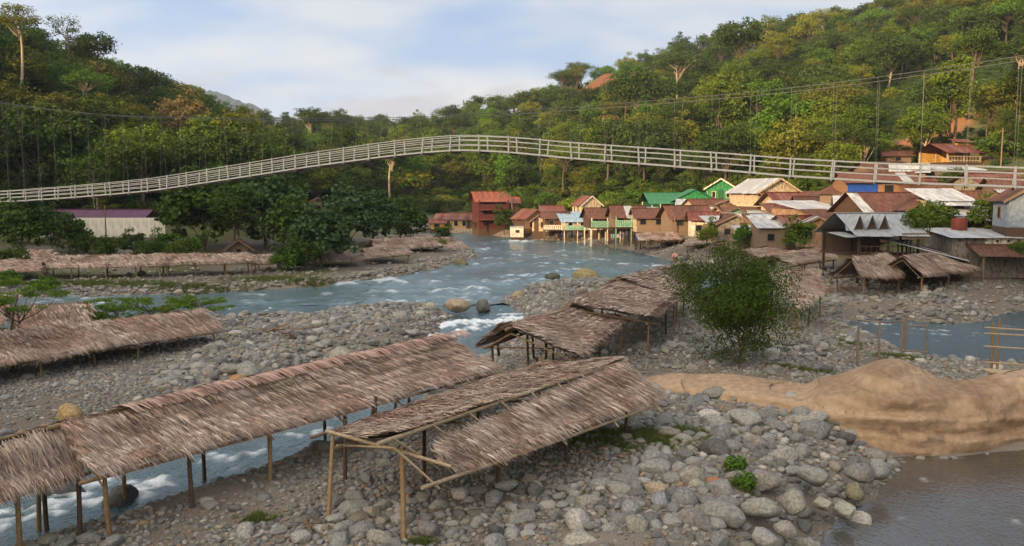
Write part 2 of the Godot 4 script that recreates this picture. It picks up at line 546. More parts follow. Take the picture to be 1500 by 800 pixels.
func define_valley() -> void:
	river_polys = [
		# the river, upstream to the bend
		PackedVector2Array([Vector2(-74.89, -56.28), Vector2(-49.45, -58.41), Vector2(-36.22, -59.93), Vector2(-24.95, -61.94), Vector2(-21.38, -63.21), Vector2(-18.31, -64.98), Vector2(-14.74, -67.84), Vector2(-11.18, -73.2), Vector2(-8.3, -79.46), Vector2(-6.28, -86.89), Vector2(-4.12, -96.82), Vector2(-5.08, -109.3), Vector2(-7.24, -122.16), Vector2(-11.84, -134.44), Vector2(-22.02, -144.84), Vector2(-31.39, -156.97), Vector2(-33.64, -168.23), Vector2(-19.49, -162.41), Vector2(-7.23, -150.66), Vector2(1.09, -136.4), Vector2(9.91, -123.77), Vector2(14.89, -109.3), Vector2(16.95, -93.89), Vector2(17.49, -83.76), Vector2(19.14, -76.83), Vector2(17.49, -66.86), Vector2(11.77, -58.41), Vector2(8.37, -69.36), Vector2(6.84, -72.06), Vector2(2.73, -67.84), Vector2(0.51, -63.21), Vector2(-0.71, -58.41), Vector2(0.83, -51.27), Vector2(-0.29, -44.33), Vector2(-0.9, -39.54), Vector2(-1.71, -34.98), Vector2(-2.8, -31.24), Vector2(-3.55, -29.03), Vector2(-4.19, -26.94), Vector2(-5.12, -24.99), Vector2(-6.29, -23.23), Vector2(-7.36, -21.81), Vector2(-8.13, -20.54), Vector2(-8.87, -19.54), Vector2(-9.79, -18.2), Vector2(-10.56, -16.96), Vector2(-12.66, -14.42), Vector2(-16.48, -18.99), Vector2(-13.78, -22.36), Vector2(-11.51, -25.56), Vector2(-9.72, -29.8), Vector2(-7.24, -35.67), Vector2(-5, -41.14), Vector2(-4.06, -45.66), Vector2(-3.93, -51.27), Vector2(-4.82, -54.29), Vector2(-8.42, -54.94), Vector2(-12.15, -50.15), Vector2(-16.48, -48.56), Vector2(-18.84, -46.59), Vector2(-35.16, -41.33), Vector2(-51.8, -38.7)]),
		PackedVector2Array([Vector2(5.82, -16.48), Vector2(6.5, -17.83), Vector2(7.74, -19.12), Vector2(9.42, -21.18), Vector2(10.43, -22.58), Vector2(10.49, -23.67), Vector2(12.62, -23.67), Vector2(14.99, -24.38), Vector2(19.61, -25.2), Vector2(23.74, -25.2), Vector2(12.03, -12.42), Vector2(4.45, -12.42)]),
		PackedVector2Array([Vector2(18.84, -48.05), Vector2(20.75, -49.88), Vector2(22.84, -49.61), Vector2(24.47, -48.05), Vector2(27.36, -49.08), Vector2(29.72, -51.84), Vector2(35.9, -54.94), Vector2(44.32, -54.94), Vector2(28.98, -35.67), Vector2(21.9, -35.95), Vector2(20.31, -36.24), Vector2(17.94, -36.83), Vector2(18.21, -38.38), Vector2(18.18, -40.78), Vector2(18.66, -44.33), Vector2(18.46, -46.59)]),
	]
	rapids = [
		[Vector2(-1.96, -48.56), 4.0, 1.8, 30.0, 1.25], [Vector2(-3.26, -44.77), 3.0, 1.2, 50.0, 1.2], [Vector2(-0.21, -51.27), 2.5, 1.0, 20.0, 0.9],
		[Vector2(-9.99, -21.49), 1.5, 0.6, 12.0, 1.35], [Vector2(-11.18, -19.63), 2.2, 0.5, 25.0, 1.3], [Vector2(-9.35, -21.03), 1.6, 0.35, 35.0, 1.4], [Vector2(-10.67, -20.54), 1.4, 0.4, 8.0, 0.8], [Vector2(-11.22, -18.59), 1.5, 0.5, 30.0, 0.7],
		[Vector2(-8.27, -22.36), 2.2, 0.5, 28.0, 0.95], [Vector2(-7.1, -24.05), 2.4, 0.6, 32.0, 0.85], [Vector2(-9.94, -20.07), 2.4, 0.45, 22.0, 1.1], [Vector2(-5.78, -26.16), 2.2, 0.5, 36.0, 0.75], [Vector2(-11.14, -18.99), 1.8, 0.4, 28.0, 1.1],
		[Vector2(21.26, -46.12), 2.6, 0.5, -14.0, 0.9], [Vector2(22.85, -44.12), 2.2, 0.45, -10.0, 0.85], [Vector2(20.78, -48.05), 1.5, 0.5, -30.0, 0.9],
		[Vector2(-15.44, -58.05), 4.0, 1.0, 4.0, 0.62], [Vector2(-17.08, -54.29), 3.0, 0.8, 4.0, 0.55], [Vector2(-8.01, -58.41), 4.0, 1.2, 10.0, 0.55], [Vector2(1.24, -76.83), 6.0, 1.5, 15.0, 0.5], [Vector2(5.02, -89.39), 6.0, 1.5, 10.0, 0.5],
	]
	ctrl = PackedVector3Array([
		# valley floor
		Vector3(-9.19, 0.55, -14.71), Vector3(-5.63, 0.5, -16.99), Vector3(-2.03, 0.5, -16.31), Vector3(1.45, 0.55, -17.6), Vector3(3.53, 0.75, -17.09), Vector3(5.81, 0.85, -17.6), Vector3(7.76, 0.9, -19.67), Vector3(-0.86, 0.5, -20.87), Vector3(1.87, 0.6, -22.86), Vector3(6.03, 0.7, -24.58), Vector3(3.35, 0.6, -27.42),
		Vector3(-15.43, 0.6, -27.42), Vector3(-13.62, 0.6, -30.43), Vector3(-10.43, 0.75, -32.1), Vector3(-9.11, 0.85, -37.49), Vector3(-6.83, 0.7, -44.5), Vector3(-17.33, 0.6, -35.61), Vector3(-23.63, 0.6, -38.9), Vector3(-23.18, 0.7, -29.98), Vector3(-32.93, 0.6, -42.86),
		Vector3(1.55, 0.7, -38.34), Vector3(6.73, 0.8, -41.62), Vector3(9.67, 0.9, -34.06), Vector3(13.46, 0.8, -37.78), Vector3(19.77, 0.8, -52.18), Vector3(15.84, 0.8, -49.08), Vector3(13.86, 0.6, -34.16), Vector3(2.2, 0.5, -54.52),
		Vector3(20.84, 0.9, -46.94), Vector3(24.63, 0.9, -46.94), Vector3(28.45, 1.4, -54.38), Vector3(26.35, 1.3, -59.57), Vector3(27.58, 1.4, -47.51), Vector3(28.58, 2, -47.32), Vector3(31.08, 2, -42.84), Vector3(18.79, 1.2, -24.23), Vector3(16.28, 0.8, -26.62), Vector3(22, 0.8, -12), Vector3(0, 3.5, -3), Vector3(-20, 1.0, -8),
		# left bank, the fence terrace and the dark hill
		Vector3(-39.82, 0.47, -66), Vector3(-30.97, 0.21, -70), Vector3(-18.32, 0.2, -76), Vector3(-11.07, 0.74, -92), Vector3(-7.57, 0.63, -105), Vector3(-13.01, 0.83, -125), Vector3(-52.49, 2.05, -95), Vector3(-39.18, 2.05, -95), Vector3(-28.01, 2.32, -100), Vector3(-19.88, 1.91, -108), Vector3(-58.38, 5.56, -122), Vector3(-66.99, 5.72, -112), Vector3(-46.66, 5.44, -130), Vector3(-34.69, 5.2, -145), Vector3(-21.55, 3.92, -150), Vector3(-26.28, 7.5, -220),
		Vector3(-86.94, 32.89, -148), Vector3(-95.11, 35.79, -140), Vector3(-89.43, 30.78, -175), Vector3(-79.84, 21.28, -135), Vector3(-76.46, 16.32, -140), Vector3(-74.78, 16.33, -160), Vector3(-91.21, 25.66, -210), Vector3(-98.94, 22.57, -255), Vector3(-109.8, 25.2, -330), Vector3(-90.29, 29.07, -380), Vector3(-63.22, 30.02, -420), Vector3(-36.63, 26.73, -420), Vector3(-61.25, 10.11, -220), Vector3(-51.19, 13.04, -280),
		# village terraces
		Vector3(-13.64, -0.03, -155), Vector3(-6, 0.93, -150), Vector3(3.31, 0.69, -138), Vector3(11.27, 0.77, -128), Vector3(17, 0.92, -118), Vector3(21.02, 1.22, -105), Vector3(16.78, 2.49, -140), Vector3(23.97, 3.49, -120), Vector3(31.65, 5.47, -128), Vector3(25.76, 3.1, -92), Vector3(31.83, 5.42, -105), Vector3(30.24, 3.62, -84), Vector3(26.38, 1.2, -73), Vector3(26.96, 1.64, -61), Vector3(21.1, 0.94, -64), Vector3(23.94, 1.05, -62), Vector3(21.4, 0.81, -74), Vector3(20.89, 0.86, -84), Vector3(17.28, 1.01, -98), Vector3(32.56, 3.96, -74), Vector3(28.94, 1.6, -59), Vector3(33.2, 1.69, -59), Vector3(40.5, 5.02, -78), Vector3(35.27, 2.03, -57), Vector3(38.37, 4.95, -64), Vector3(38.01, 6.79, -90), Vector3(44.58, 7.82, -80), Vector3(43.02, 6.52, -62), Vector3(32.45, 8.18, -48),
		# sunlit hill
		Vector3(55.9, 10.72, -110), Vector3(59.46, 10.54, -104), Vector3(64.06, 11.25, -95), Vector3(49.7, 9.28, -125), Vector3(61.02, 14.68, -140), Vector3(76.89, 23.34, -168), Vector3(92.03, 25.07, -160), Vector3(40.72, 9.32, -128), Vector3(52.3, 15.96, -165), Vector3(35.79, 9.64, -150), Vector3(35.7, 14.61, -180), Vector3(19.71, 7.5, -165), Vector3(26.16, 17.92, -220), Vector3(7.17, 6.79, -180), Vector3(9.53, 15.09, -240), Vector3(-5.25, 9.24, -220), Vector3(-10.06, 2.49, -180), Vector3(-15.04, 29.96, -380), Vector3(2.76, 37.22, -350), Vector3(20.82, 41.17, -330), Vector3(36.34, 52.07, -335), Vector3(49.64, 40.44, -300), Vector3(63.77, 39.66, -270), Vector3(77.8, 37.66, -260), Vector3(98.2, 42.69, -250), Vector3(113.58, 50, -250), Vector3(130.75, 58.98, -250), Vector3(149.54, 71.3, -250), Vector3(167.67, 70.55, -240), Vector3(104.6, 37.94, -205), Vector3(71.02, 26.35, -200),
		# beyond the ridges and round the camera
		Vector3(0, 22, -560), Vector3(-200, 25, -520), Vector3(220, 55, -420), Vector3(150, 70, -330), Vector3(300, 80, -250), Vector3(160, 40, -100), Vector3(120, 25, -40), Vector3(90, 14, 0), Vector3(40, 5, 0), Vector3(60, 6, 40), Vector3(0, 5, 60), Vector3(-300, 60, -250), Vector3(-150, 42, -110), Vector3(-110, 24, -70), Vector3(-75, 7, -50), Vector3(-70, 8, -10), Vector3(-110, 30, 0), Vector3(-160, 64, 40), Vector3(-120, 65, 100), Vector3(-70, 30, 90), Vector3(-30, 24, 130), Vector3(-100, 74, 150), Vector3(-240, 100, 100), Vector3(100, 40, 160), Vector3(0, 30, -1200), Vector3(-900, 60, -900), Vector3(900, 60, -900), Vector3(-600, 60, 200), Vector3(600, 60, 200),
	])

func build_distance() -> void:
	# the blue mountain beyond the valley
	var mb := MB.new()
	var prof := [[-200, 205], [60, 190], [200, 150], [245, 134], [282, 126], [300, 128], [330, 140], [360, 152], [420, 175], [520, 195], [640, 200], [760, 200], [1000, 200]]
	var cx := 260
	var nr := 9
	for j in nr:
		for i in cx:
			var u := i / (cx - 1.0)
			var px := lerpf(-200, 1000, u)
			var py := 190.0
			for k in prof.size() - 1:
				if px >= prof[k][0] and px <= prof[k + 1][0]:
					py = lerpf(prof[k][1], prof[k + 1][1], (px - prof[k][0]) / (prof[k + 1][0] - prof[k][0]))
			var v := j / (nr - 1.0)
			var dep := 1500.0 + 700.0 * v
			var x := (px - 750.0) / 1250.0 * 2200.0
			var top := 7.5 + (280.0 - py) * 2200.0 / 1250.0
			var y := lerpf(-5.0, top, pow(v, 0.8)) + (n_mid.get_noise_2d(x * 0.3, dep * 0.3) * 22.0 + n_fine.get_noise_2d(x * 0.3, dep) * 7.0) * v
			mb.v.append(Vector3(x, y, -dep)); mb.c.append(Color(0.032, 0.046, 0.048))
	for j in nr - 1:
		for i in cx - 1:
			var k := j * cx + i
			mb.ix.append_array(PackedInt32Array([k, k + cx, k + 1, k + 1, k + cx, k + cx + 1]))
	structure("mountain", mb.mesh(M.bank), null)

func build_bank() -> void:
	# the bare sandy earth bank beside the pool: front foot, crest height and depth along its length
	var foot := [Vector3(4.29, 0.5, -29.26), Vector3(5.71, 0.5, -28), Vector3(7.19, 0.45, -26.69), Vector3(8.63, 0.3, -25.11), Vector3(9.29, 0.1, -24.38), Vector3(10.73, -0.15, -23.76), Vector3(12.68, -0.15, -23.76), Vector3(15.09, -0.15, -24.53), Vector3(17.97, -0.15, -25.21), Vector3(21.56, -0.15, -26.07)]
	var crest := [0.62, 0.95, 1.15, 1.18, 1.6, 2.2, 1.6, 1.8, 1.7, 1.5]
	var run := [1.0, 2.0, 2.2, 2.4, 2.6, 2.9, 2.4, 2.6, 2.4, 2.2]
	var mb := MB.new()
	var nu := 420
	var nv := 64
	for i in nu + 1:
		var f := i / float(nu) * (foot.size() - 1)
		var k := mini(int(f), foot.size() - 2)
		var t := f - k
		var ts := smoothstep(0.0, 1.0, t)
		var p: Vector3 = foot[maxi(k - 1, 0)]
		p = (foot[k] as Vector3).cubic_interpolate(foot[k + 1], p, foot[mini(k + 2, foot.size() - 1)], t)
		var hc: float = lerpf(crest[k], crest[k + 1], ts)
		var rn: float = lerpf(run[k], run[k + 1], ts)
		for j in nv + 1:
			var v := j / float(nv)
			var y := 0.0
			var back := 0.0
			if v < 0.6:
				var q := v / 0.6
				back = rn * pow(q, 2.3)
				y = lerpf(p.y, hc, sin(q * PI * 0.5))
			else:
				var q := (v - 0.6) / 0.4
				back = rn + 3.2 * q
				y = lerpf(hc, 0.3, q * q * (3 - 2 * q))
			var pos := Vector3(p.x * (1.0 - back / p.z), y, p.z - back)
			# layered, washed-out sand: ledges along the face and hollows between them
			var r := n_fine.get_noise_3d(pos.x * 0.35, pos.y * 2.6, pos.z * 0.35)
			var led := n_fine.get_noise_3d(pos.x * 0.12 + 30.0, pos.y * 5.0, 2.0)
			var gul := n_fine.get_noise_3d(pos.x * 1.6, pos.y * 0.5, pos.z * 0.6 + 4.0)
			var lay := pos.y * 2.1 + n_fine.get_noise_3d(pos.x * 0.3, 0.0, pos.z * 0.3) * 1.6
			var saw := lay - floorf(lay)
			led = led * 0.6 + 0.55 * (saw * saw) - 0.2
			var amt := smoothstep(0.0, 0.1, v) * (1.0 - smoothstep(0.75, 1.0, v))
			pos += Vector3(0, 0.3, 1.0).normalized() * (0.42 * r + 0.3 * led + 0.2 * gul + 0.08 * n_fine.get_noise_3d(pos.x * 3.0, pos.y * 6.0, pos.z * 3.0)) * amt
			mb.v.append(pos)
			var tone := clampf(0.5 + 0.7 * n_fine.get_noise_3d(pos.x * 0.25, pos.y * 4.0, 8.0) + 0.35 * n_fine.get_noise_3d(pos.x * 2.0, pos.y * 3.0, 1.0), 0, 1)
			var c := Color(0.3, 0.192, 0.115).lerp(Color(0.49, 0.35, 0.225), tone)
			var stain := smoothstep(0.15, 0.5, n_fine.get_noise_3d(pos.x * 0.8 + 7.0, pos.y * 2.2, 3.0))
			c = c.lerp(Color(0.22, 0.13, 0.07), stain * 0.6)
			mb.c.append(c)
	var w := nv + 1
	mb.n.resize(mb.v.size())
	for i in nu + 1:
		for j in w:
			var k := i * w + j
			var du := mb.v[k + (w if i < nu else 0)] - mb.v[k - (w if i > 0 else 0)]
			var dv := mb.v[k + (1 if j < nv else 0)] - mb.v[k - (1 if j > 0 else 0)]
			mb.n[k] = du.cross(dv).normalized()
	for i in nu:
		for j in nv:
			var k := i * w + j
			mb.ix.append_array(PackedInt32Array([k, k + 1, k + w, k + 1, k + w + 1, k + w]))
	structure("sand_bank", mb.mesh(M.bank), null)

# ---------------------------------------------------------------- footbridge
func along(pts: Array, x: float) -> float:
	# height on a smooth line through points sorted by x
	for k in pts.size() - 1:
		if x <= pts[k + 1].x or k == pts.size() - 2:
			var t: float = (x - pts[k].x) / (pts[k + 1].x - pts[k].x)
			return cubic_interpolate(pts[k].y, pts[k + 1].y, pts[maxi(k - 1, 0)].y, pts[mini(k + 2, pts.size() - 1)].y, t)
	return 0.0

func build_bridge() -> void:
	var deck := [Vector3(-64.99, 5.85, -90.51), Vector3(-51.58, 6.37, -84.02), Vector3(-45.14, 6.67, -80.89), Vector3(-31.68, 7.5, -74.37), Vector3(-22.19, 8.6, -69.77), Vector3(-12.96, 9.67, -65.29), Vector3(-4.87, 10.33, -61.37), Vector3(-0.94, 10.2, -59.46), Vector3(3.28, 9.72, -57.42), Vector3(9.62, 9.11, -54.34), Vector3(12.91, 8.77, -52.75), Vector3(16.33, 8.39, -51.09), Vector3(21.46, 8, -48.6), Vector3(26.32, 7.76, -46.25), Vector3(28.16, 7.64, -45.35), Vector3(31.13, 7.5, -43.92)]
	var cable := [Vector3(-63.71, 17.93, -89.9), Vector3(-40.3, 14.72, -78.54), Vector3(-25.34, 13.55, -71.29), Vector3(-15.8, 13.06, -66.67), Vector3(-7.42, 12.82, -62.6), Vector3(-2.37, 12.84, -60.16), Vector3(4.48, 12.99, -56.83), Vector3(10.61, 13.21, -53.86), Vector3(14.35, 13.38, -52.05), Vector3(19.49, 13.75, -49.56), Vector3(24.15, 14.23, -47.3), Vector3(27.84, 14.68, -45.51), Vector3(30.74, 15.13, -44.1)]
	var a: Vector3 = deck[0]
	var b: Vector3 = deck[-1]
	var mid := Vector3((a.x + b.x) / 2, 0, (a.z + b.z) / 2)
	var t := thing("footbridge", "long suspension footbridge with pale wooden railings arching over the river", "bridge", mid)
	var dir := Vector3(b.x - a.x, 0, b.z - a.z).normalized()
	var back := Vector3(dir.z, 0, -dir.x)
	if back.z > 0: back = -back
	var length := Vector2(b.x - a.x, b.z - a.z).length()
	var bays := 46
	var at := func(s: float, side: float, up: float) -> Vector3:
		var p: Vector3 = a + dir * s
		return Vector3(p.x, along(deck, p.x) + up, p.z) + back * side - mid
	var post_meshes: Array[Mesh] = []
	for k in 3:
		var mb := MB.new()
		var lean := (k - 1) * 0.05
		mb.bar(Vector3(0, -0.12, 0), Vector3(0, 0.3, 0), 0.08, 0.1)
		mb.bar(Vector3(0, 0.28, 0), Vector3(lean, 1.12, 0.0), 0.07, 0.08)
		post_meshes.append(mb.mesh())
	for side in 2:
		var off := side * 1.35
		for r in 4:
			var mb := MB.new()
			var up: float = [0.02, 0.42, 0.76, 1.06][r]
			for i in bays * 2:
				var p: Vector3 = at.call(length * i / (bays * 2.0), off + 0.05, up)
				var q: Vector3 = at.call(length * (i + 1) / (bays * 2.0), off + 0.05, up)
				mb.bar(p, q, 0.05, 0.11 if r == 0 else 0.055)
			part("edge_beam" if r == 0 else "rail", mb.mesh(), M.rail, t)
		for i in bays + 1:
			var o := part("post", post_meshes[rng.randi() % 3], M.rail, t)
			o.position = at.call(length * i / bays, off - 0.04, 0.0)
			o.rotation = Vector3(rng.randf_range(-0.05, 0.05), -atan2(dir.z, dir.x), rng.randf_range(-0.05, 0.05))
		var mc := MB.new()
		var pts := PackedVector3Array()
		var rad := PackedFloat32Array()
		for i in 121:
			var s := length * i / 120.0
			var p: Vector3 = a + dir * s
			pts.append(Vector3(p.x, along(cable, p.x), p.z) + back * (off * 1.5 - 0.33) - mid); rad.append(0.02)
		mc.tube(pts, rad, 5)
		part("main_cable", mc.mesh(), M.steel, t)
		for i in range(0, bays + 1):
			var s := length * i / bays
			var p: Vector3 = a + dir * s
			var top := Vector3(p.x, along(cable, p.x), p.z) + back * (off * 1.5 - 0.33) - mid
			var mh := MB.new()
			mh.rod(at.call(s, off, 0.05), top, 0.006, 4)
			part("hanger", mh.mesh(), M.hanger, t)
	for i in bays:
		var mb := MB.new()
		for k in 6:
			var s := length * (i + (k + 0.5) / 6.0) / bays
			var p: Vector3 = at.call(s, 0.03, -0.02 + rng.randf_range(-0.01, 0.01))
			var q: Vector3 = at.call(s, 1.38, -0.02)
			mb.bar(p, q, length / bays / 6.0 - 0.03, 0.04)
		part("deck_section", mb.mesh(), M.plank, t)
		var cb := MB.new()
		cb.bar(at.call(length * i / bays, -0.15, -0.11), at.call(length * i / bays, 1.5, -0.11), 0.1, 0.12)
		part("cross_beam", cb.mesh(), M.plank, t)
	# a tower and an anchor block at each end
	for e in 2:
		var s := length * e
		var p: Vector3 = a + dir * s
		var cy := along(cable, p.x)
		var g := ground(p.x, p.z)
		for side in 2:
			var mb := MB.new()
			var foot := Vector3(p.x, g - 0.5, p.z) + back * (side * 2.05 - 0.35) - mid
			mb.bar(foot, Vector3(foot.x, cy + 0.2, foot.z), 0.42, 0.42)
			part("tower_leg", mb.mesh(), M.concrete, t)
		var mt := MB.new()
		mt.bar(Vector3(p.x, cy - 0.5, p.z) + back * -0.3 - mid, Vector3(p.x, cy - 0.5, p.z) + back * 1.65 - mid, 0.3, 0.4)
		part("tower_beam", mt.mesh(), M.concrete, t)

# ---------------------------------------------------------------- houses
var sheet_mesh: Mesh
var footprints: Array[Vector3] = [] # x, half width, z of every house
func make_sheet() -> void:
	var mb := MB.new()
	var waves := 5
	for i in waves * 4:
		var x0 := i / (waves * 4.0)
		var x1 := (i + 1) / (waves * 4.0)
		var y0 := sin(x0 * waves * TAU)
		var y1 := sin(x1 * waves * TAU)
		var k := mb.v.size()
		for p in [[x0, y0, 0.0], [x1, y1, 0.0], [x1, y1, 1.0], [x0, y0, 1.0]]:
			mb.v.append(Vector3(p[0], p[1], p[2])); mb.c.append(Color.WHITE)
			mb.n.append(Vector3(-cos(p[0] * waves * TAU) * 0.7, 1, 0).normalized())
		mb.ix.append_array(PackedInt32Array([k, k + 1, k + 2, k, k + 2, k + 3]))
	sheet_mesh = mb.mesh()
# one slope of separate corrugated sheets: ra, rb along the top, ea, eb along the eave (in the parent's space)
func sheets(parent: Node, ra: Vector3, rb: Vector3, ea: Vector3, eb: Vector3, mats: Array, wide := 1.0) -> void:
	var n := maxi(2, roundi(ra.distance_to(rb) / wide))
	for i in n:
		var t0 := i / float(n)
		var t1 := (i + 1.0) / n
		var top := ra.lerp(rb, t0)
		var low := ea.lerp(eb, t0)
		var x := (ra.lerp(rb, t1) - top) * 1.05
		var z := (low - top) * rng.randf_range(1.0, 1.035)
		var nn := z.cross(x).normalized()
		var o := part("roof_sheet", sheet_mesh, mats[rng.randi() % mats.size()], parent)
		o.transform = Transform3D(Basis(x, nn * 0.022, z), top + nn * (0.02 + 0.012 * (i % 2)))

func window(parent: Node, at: Vector3, face: String, w: float, h: float, frame: Material) -> void:
	var mb := MB.new()
	for s in [-1, 1]:
		mb.bx(Vector3(s * w / 2, 0, 0), Vector3(0.09, h + 0.09, 0.09))
		mb.bx(Vector3(0, s * h / 2, 0), Vector3(w - 0.09, 0.088, 0.085))
	if w > 1.1: mb.bx(Vector3.ZERO, Vector3(0.06, h - 0.1, 0.07))
	var f := part("window", mb.mesh(), frame, parent)
	f.position = at
	f.rotation.y = {"f": 0.0, "l": -PI / 2, "r": PI / 2}[face]
	var mp := MB.new()
	mp.bx(Vector3(0, 0, 0.0), Vector3(w - 0.06, h - 0.06, 0.05))
	part("pane", mp.mesh(), M.pane, f)

# o: wall, roof (gx: ridge runs sideways, gz: gable to the front, shed), rise, over, mats, stilts, back_rise, windows, door, balcony, porch ...
func house(called: String, label: String, at: Vector3, turn: float, w: float, d: float, h: float, o: Dictionary, category := "house") -> Node3D:
	var t := thing(called, label, category, at, turn, o.get("group", "houses of the riverside village"))
	footprints.append(Vector3(at.x, maxf(w, d) * 0.5 + 0.5, at.z))
	var wall: Material = o.get("wall", M.cream)
	var roof: String = o.get("roof", "gx")
	var rise: float = o.get("rise", 0.9)
	var ov: float = o.get("over", 0.5)
	var mats: Array = o.get("mats", M.rust)
	var st: float = o.get("stilts", 0.0)
	var trim: Material = o.get("trim", M.wood)
	var top := st + h
	var open: bool = o.get("open", false)
	if not open:
		for k in 4:
			var mb := MB.new()
			var dz := d / 2 if k == 0 else -d / 2
			if k < 2:
				mb.bx(Vector3(0, st + h / 2, dz), Vector3(w, h, 0.14))
				if roof == "gz":
					mb.tri(Vector3(-w / 2, top, dz + 0.07), Vector3(w / 2, top, dz + 0.07), Vector3(0, top + rise - 0.06, dz + 0.07))
					mb.tri(Vector3(w / 2, top, dz - 0.07), Vector3(-w / 2, top, dz - 0.07), Vector3(0, top + rise - 0.06, dz - 0.07))
			else:
				var dx := -w / 2 if k == 2 else w / 2
				mb.bx(Vector3(dx, st + h / 2 - 0.004, 0), Vector3(0.138, h, d - 0.14))
				if roof == "gx":
					mb.tri(Vector3(dx - 0.06, top, -d / 2), Vector3(dx - 0.06, top, d / 2), Vector3(dx - 0.06, top + rise - 0.06, 0))
					mb.tri(Vector3(dx + 0.06, top, d / 2), Vector3(dx + 0.06, top, -d / 2), Vector3(dx + 0.06, top + rise - 0.06, 0))
			part("wall", mb.mesh(), o.get("gable", wall) if (k == 0 and o.has("gable")) else (o.get("side_wall", wall) if k >= 2 else wall), t)
		var mf := MB.new()
		mf.bx(Vector3(0, st + 0.05, 0), Vector3(w - 0.16, 0.1, d - 0.16))
		part("floor", mf.mesh(), M.wood_dark, t)
	else:
		var nx := maxi(2, roundi(w / 2.5) + 1)
		for i in nx:
			for k in 2:
				var mb := MB.new()
				mb.bx(Vector3(lerpf(-w / 2 + 0.1, w / 2 - 0.1, i / (nx - 1.0)), st + h / 2, (d / 2 - 0.1) * (1 if k == 0 else -1)), Vector3(0.14, h, 0.14))
				part("post", mb.mesh(), trim, t)
		var mf := MB.new()
		mf.bx(Vector3(0, st + 0.06, 0), Vector3(w + 0.2, 0.12, d + 0.2))
		part("floor", mf.mesh(), M.wood_dark, t)
		var mw := MB.new()
		mw.bx(Vector3(0, st + h * 0.5, -d / 2 - 0.02), Vector3(w, h, 0.1))
		part("wall", mw.mesh(), wall, t)
		if o.get("rail", true):
			var mr := MB.new()
			for y in [0.35, 0.85]:
				mr.bx(Vector3(0, st + y, d / 2 + 0.02), Vector3(w, 0.08, 0.06))
			for i in int(w / 0.45):
				mr.bx(Vector3(-w / 2 + 0.2 + i * 0.45, st + 0.45, d / 2 + 0.02), Vector3(0.05, 0.8, 0.05))
			part("railing", mr.mesh(), o.get("rail_mat", trim), t)
	if roof == "gx":
		var r := top + rise
		var dy := rise * ov / (d / 2)
		sheets(t, Vector3(-w / 2 - ov, r, 0), Vector3(w / 2 + ov, r, 0), Vector3(-w / 2 - ov, top - dy, d / 2 + ov), Vector3(w / 2 + ov, top - dy, d / 2 + ov), mats)
		sheets(t, Vector3(w / 2 + ov, r, 0), Vector3(-w / 2 - ov, r, 0), Vector3(w / 2 + ov, top - dy, -d / 2 - ov), Vector3(-w / 2 - ov, top - dy, -d / 2 - ov), mats)
		var mb := MB.new()
		mb.bar(Vector3(-w / 2 - ov, r + 0.05, 0), Vector3(w / 2 + ov, r + 0.05, 0), 0.3, 0.05)
		part("ridge_cap", mb.mesh(), mats[0], t)
	elif roof == "gz":
		var r := top + rise
		var dy := rise * ov / (w / 2)
		sheets(t, Vector3(0, r, d / 2 + ov), Vector3(0, r, -d / 2 - ov), Vector3(w / 2 + ov, top - dy, d / 2 + ov), Vector3(w / 2 + ov, top - dy, -d / 2 - ov), mats)
		sheets(t, Vector3(0, r, -d / 2 - ov), Vector3(0, r, d / 2 + ov), Vector3(-w / 2 - ov, top - dy, -d / 2 - ov), Vector3(-w / 2 - ov, top - dy, d / 2 + ov), mats)
		var mb := MB.new()
		for s in [-1, 1]:
			mb.bar(Vector3(0, r - 0.04, d / 2 + ov), Vector3(s * (w / 2 + ov), top - dy - 0.04, d / 2 + ov), 0.05, 0.18)
		part("barge_board", mb.mesh(), o.get("barge", trim), t)
	elif roof == "shed":
		var dy := rise / d * ov
		sheets(t, Vector3(-w / 2 - ov, top + rise + dy, -d / 2 - ov), Vector3(w / 2 + ov, top + rise + dy, -d / 2 - ov), Vector3(-w / 2 - ov, top - dy, d / 2 + ov), Vector3(w / 2 + ov, top - dy, d / 2 + ov), mats)
	if st > 0.3:
		var nx := maxi(2, roundi(w / 2.2) + 1)
		for i in nx:
			for k in 2:
				var mb := MB.new()
				mb.bx(Vector3(lerpf(-w / 2 + 0.12, w / 2 - 0.12, i / (nx - 1.0)), st / 2 - 0.6, (d / 2 - 0.15) * (1 if k == 0 else -1)), Vector3(0.16, st + 1.2, 0.16))
				part("stilt", mb.mesh(), o.get("stilt_mat", M.wood_dark), t)
	else:
		var mb := MB.new()
		mb.bx(Vector3(0, -0.9, 0), Vector3(w + 0.1, 1.8, d + 0.1))
		part("foundation", mb.mesh(), M.wood_dark, t)
	for q in o.get("windows", []):
		# [face, sideways, up from the floor, width, height]
		var p := Vector3(q[1], st + q[2], d / 2 + 0.08)
		if q[0] == "l": p = Vector3(-w / 2 - 0.08, st + q[2], q[1])
		if q[0] == "r": p = Vector3(w / 2 + 0.08, st + q[2], q[1])
		window(t, p, q[0], q[3], q[4], o.get("frame", trim))
	for q in o.get("doors", []):
		var mb := MB.new()
		mb.bx(Vector3.ZERO, Vector3(q[1], 1.95, 0.06))
		var dr := part("door", mb.mesh(), o.get("door_mat", M.wood_dark), t)
		dr.position = Vector3(q[0], st + 0.98, d / 2 + 0.09)
		var hb := MB.new()
		hb.bx(Vector3(q[1] * 0.36, 0, 0.05), Vector3(0.06, 0.14, 0.05))
		part("handle", hb.mesh(), M.steel, dr)
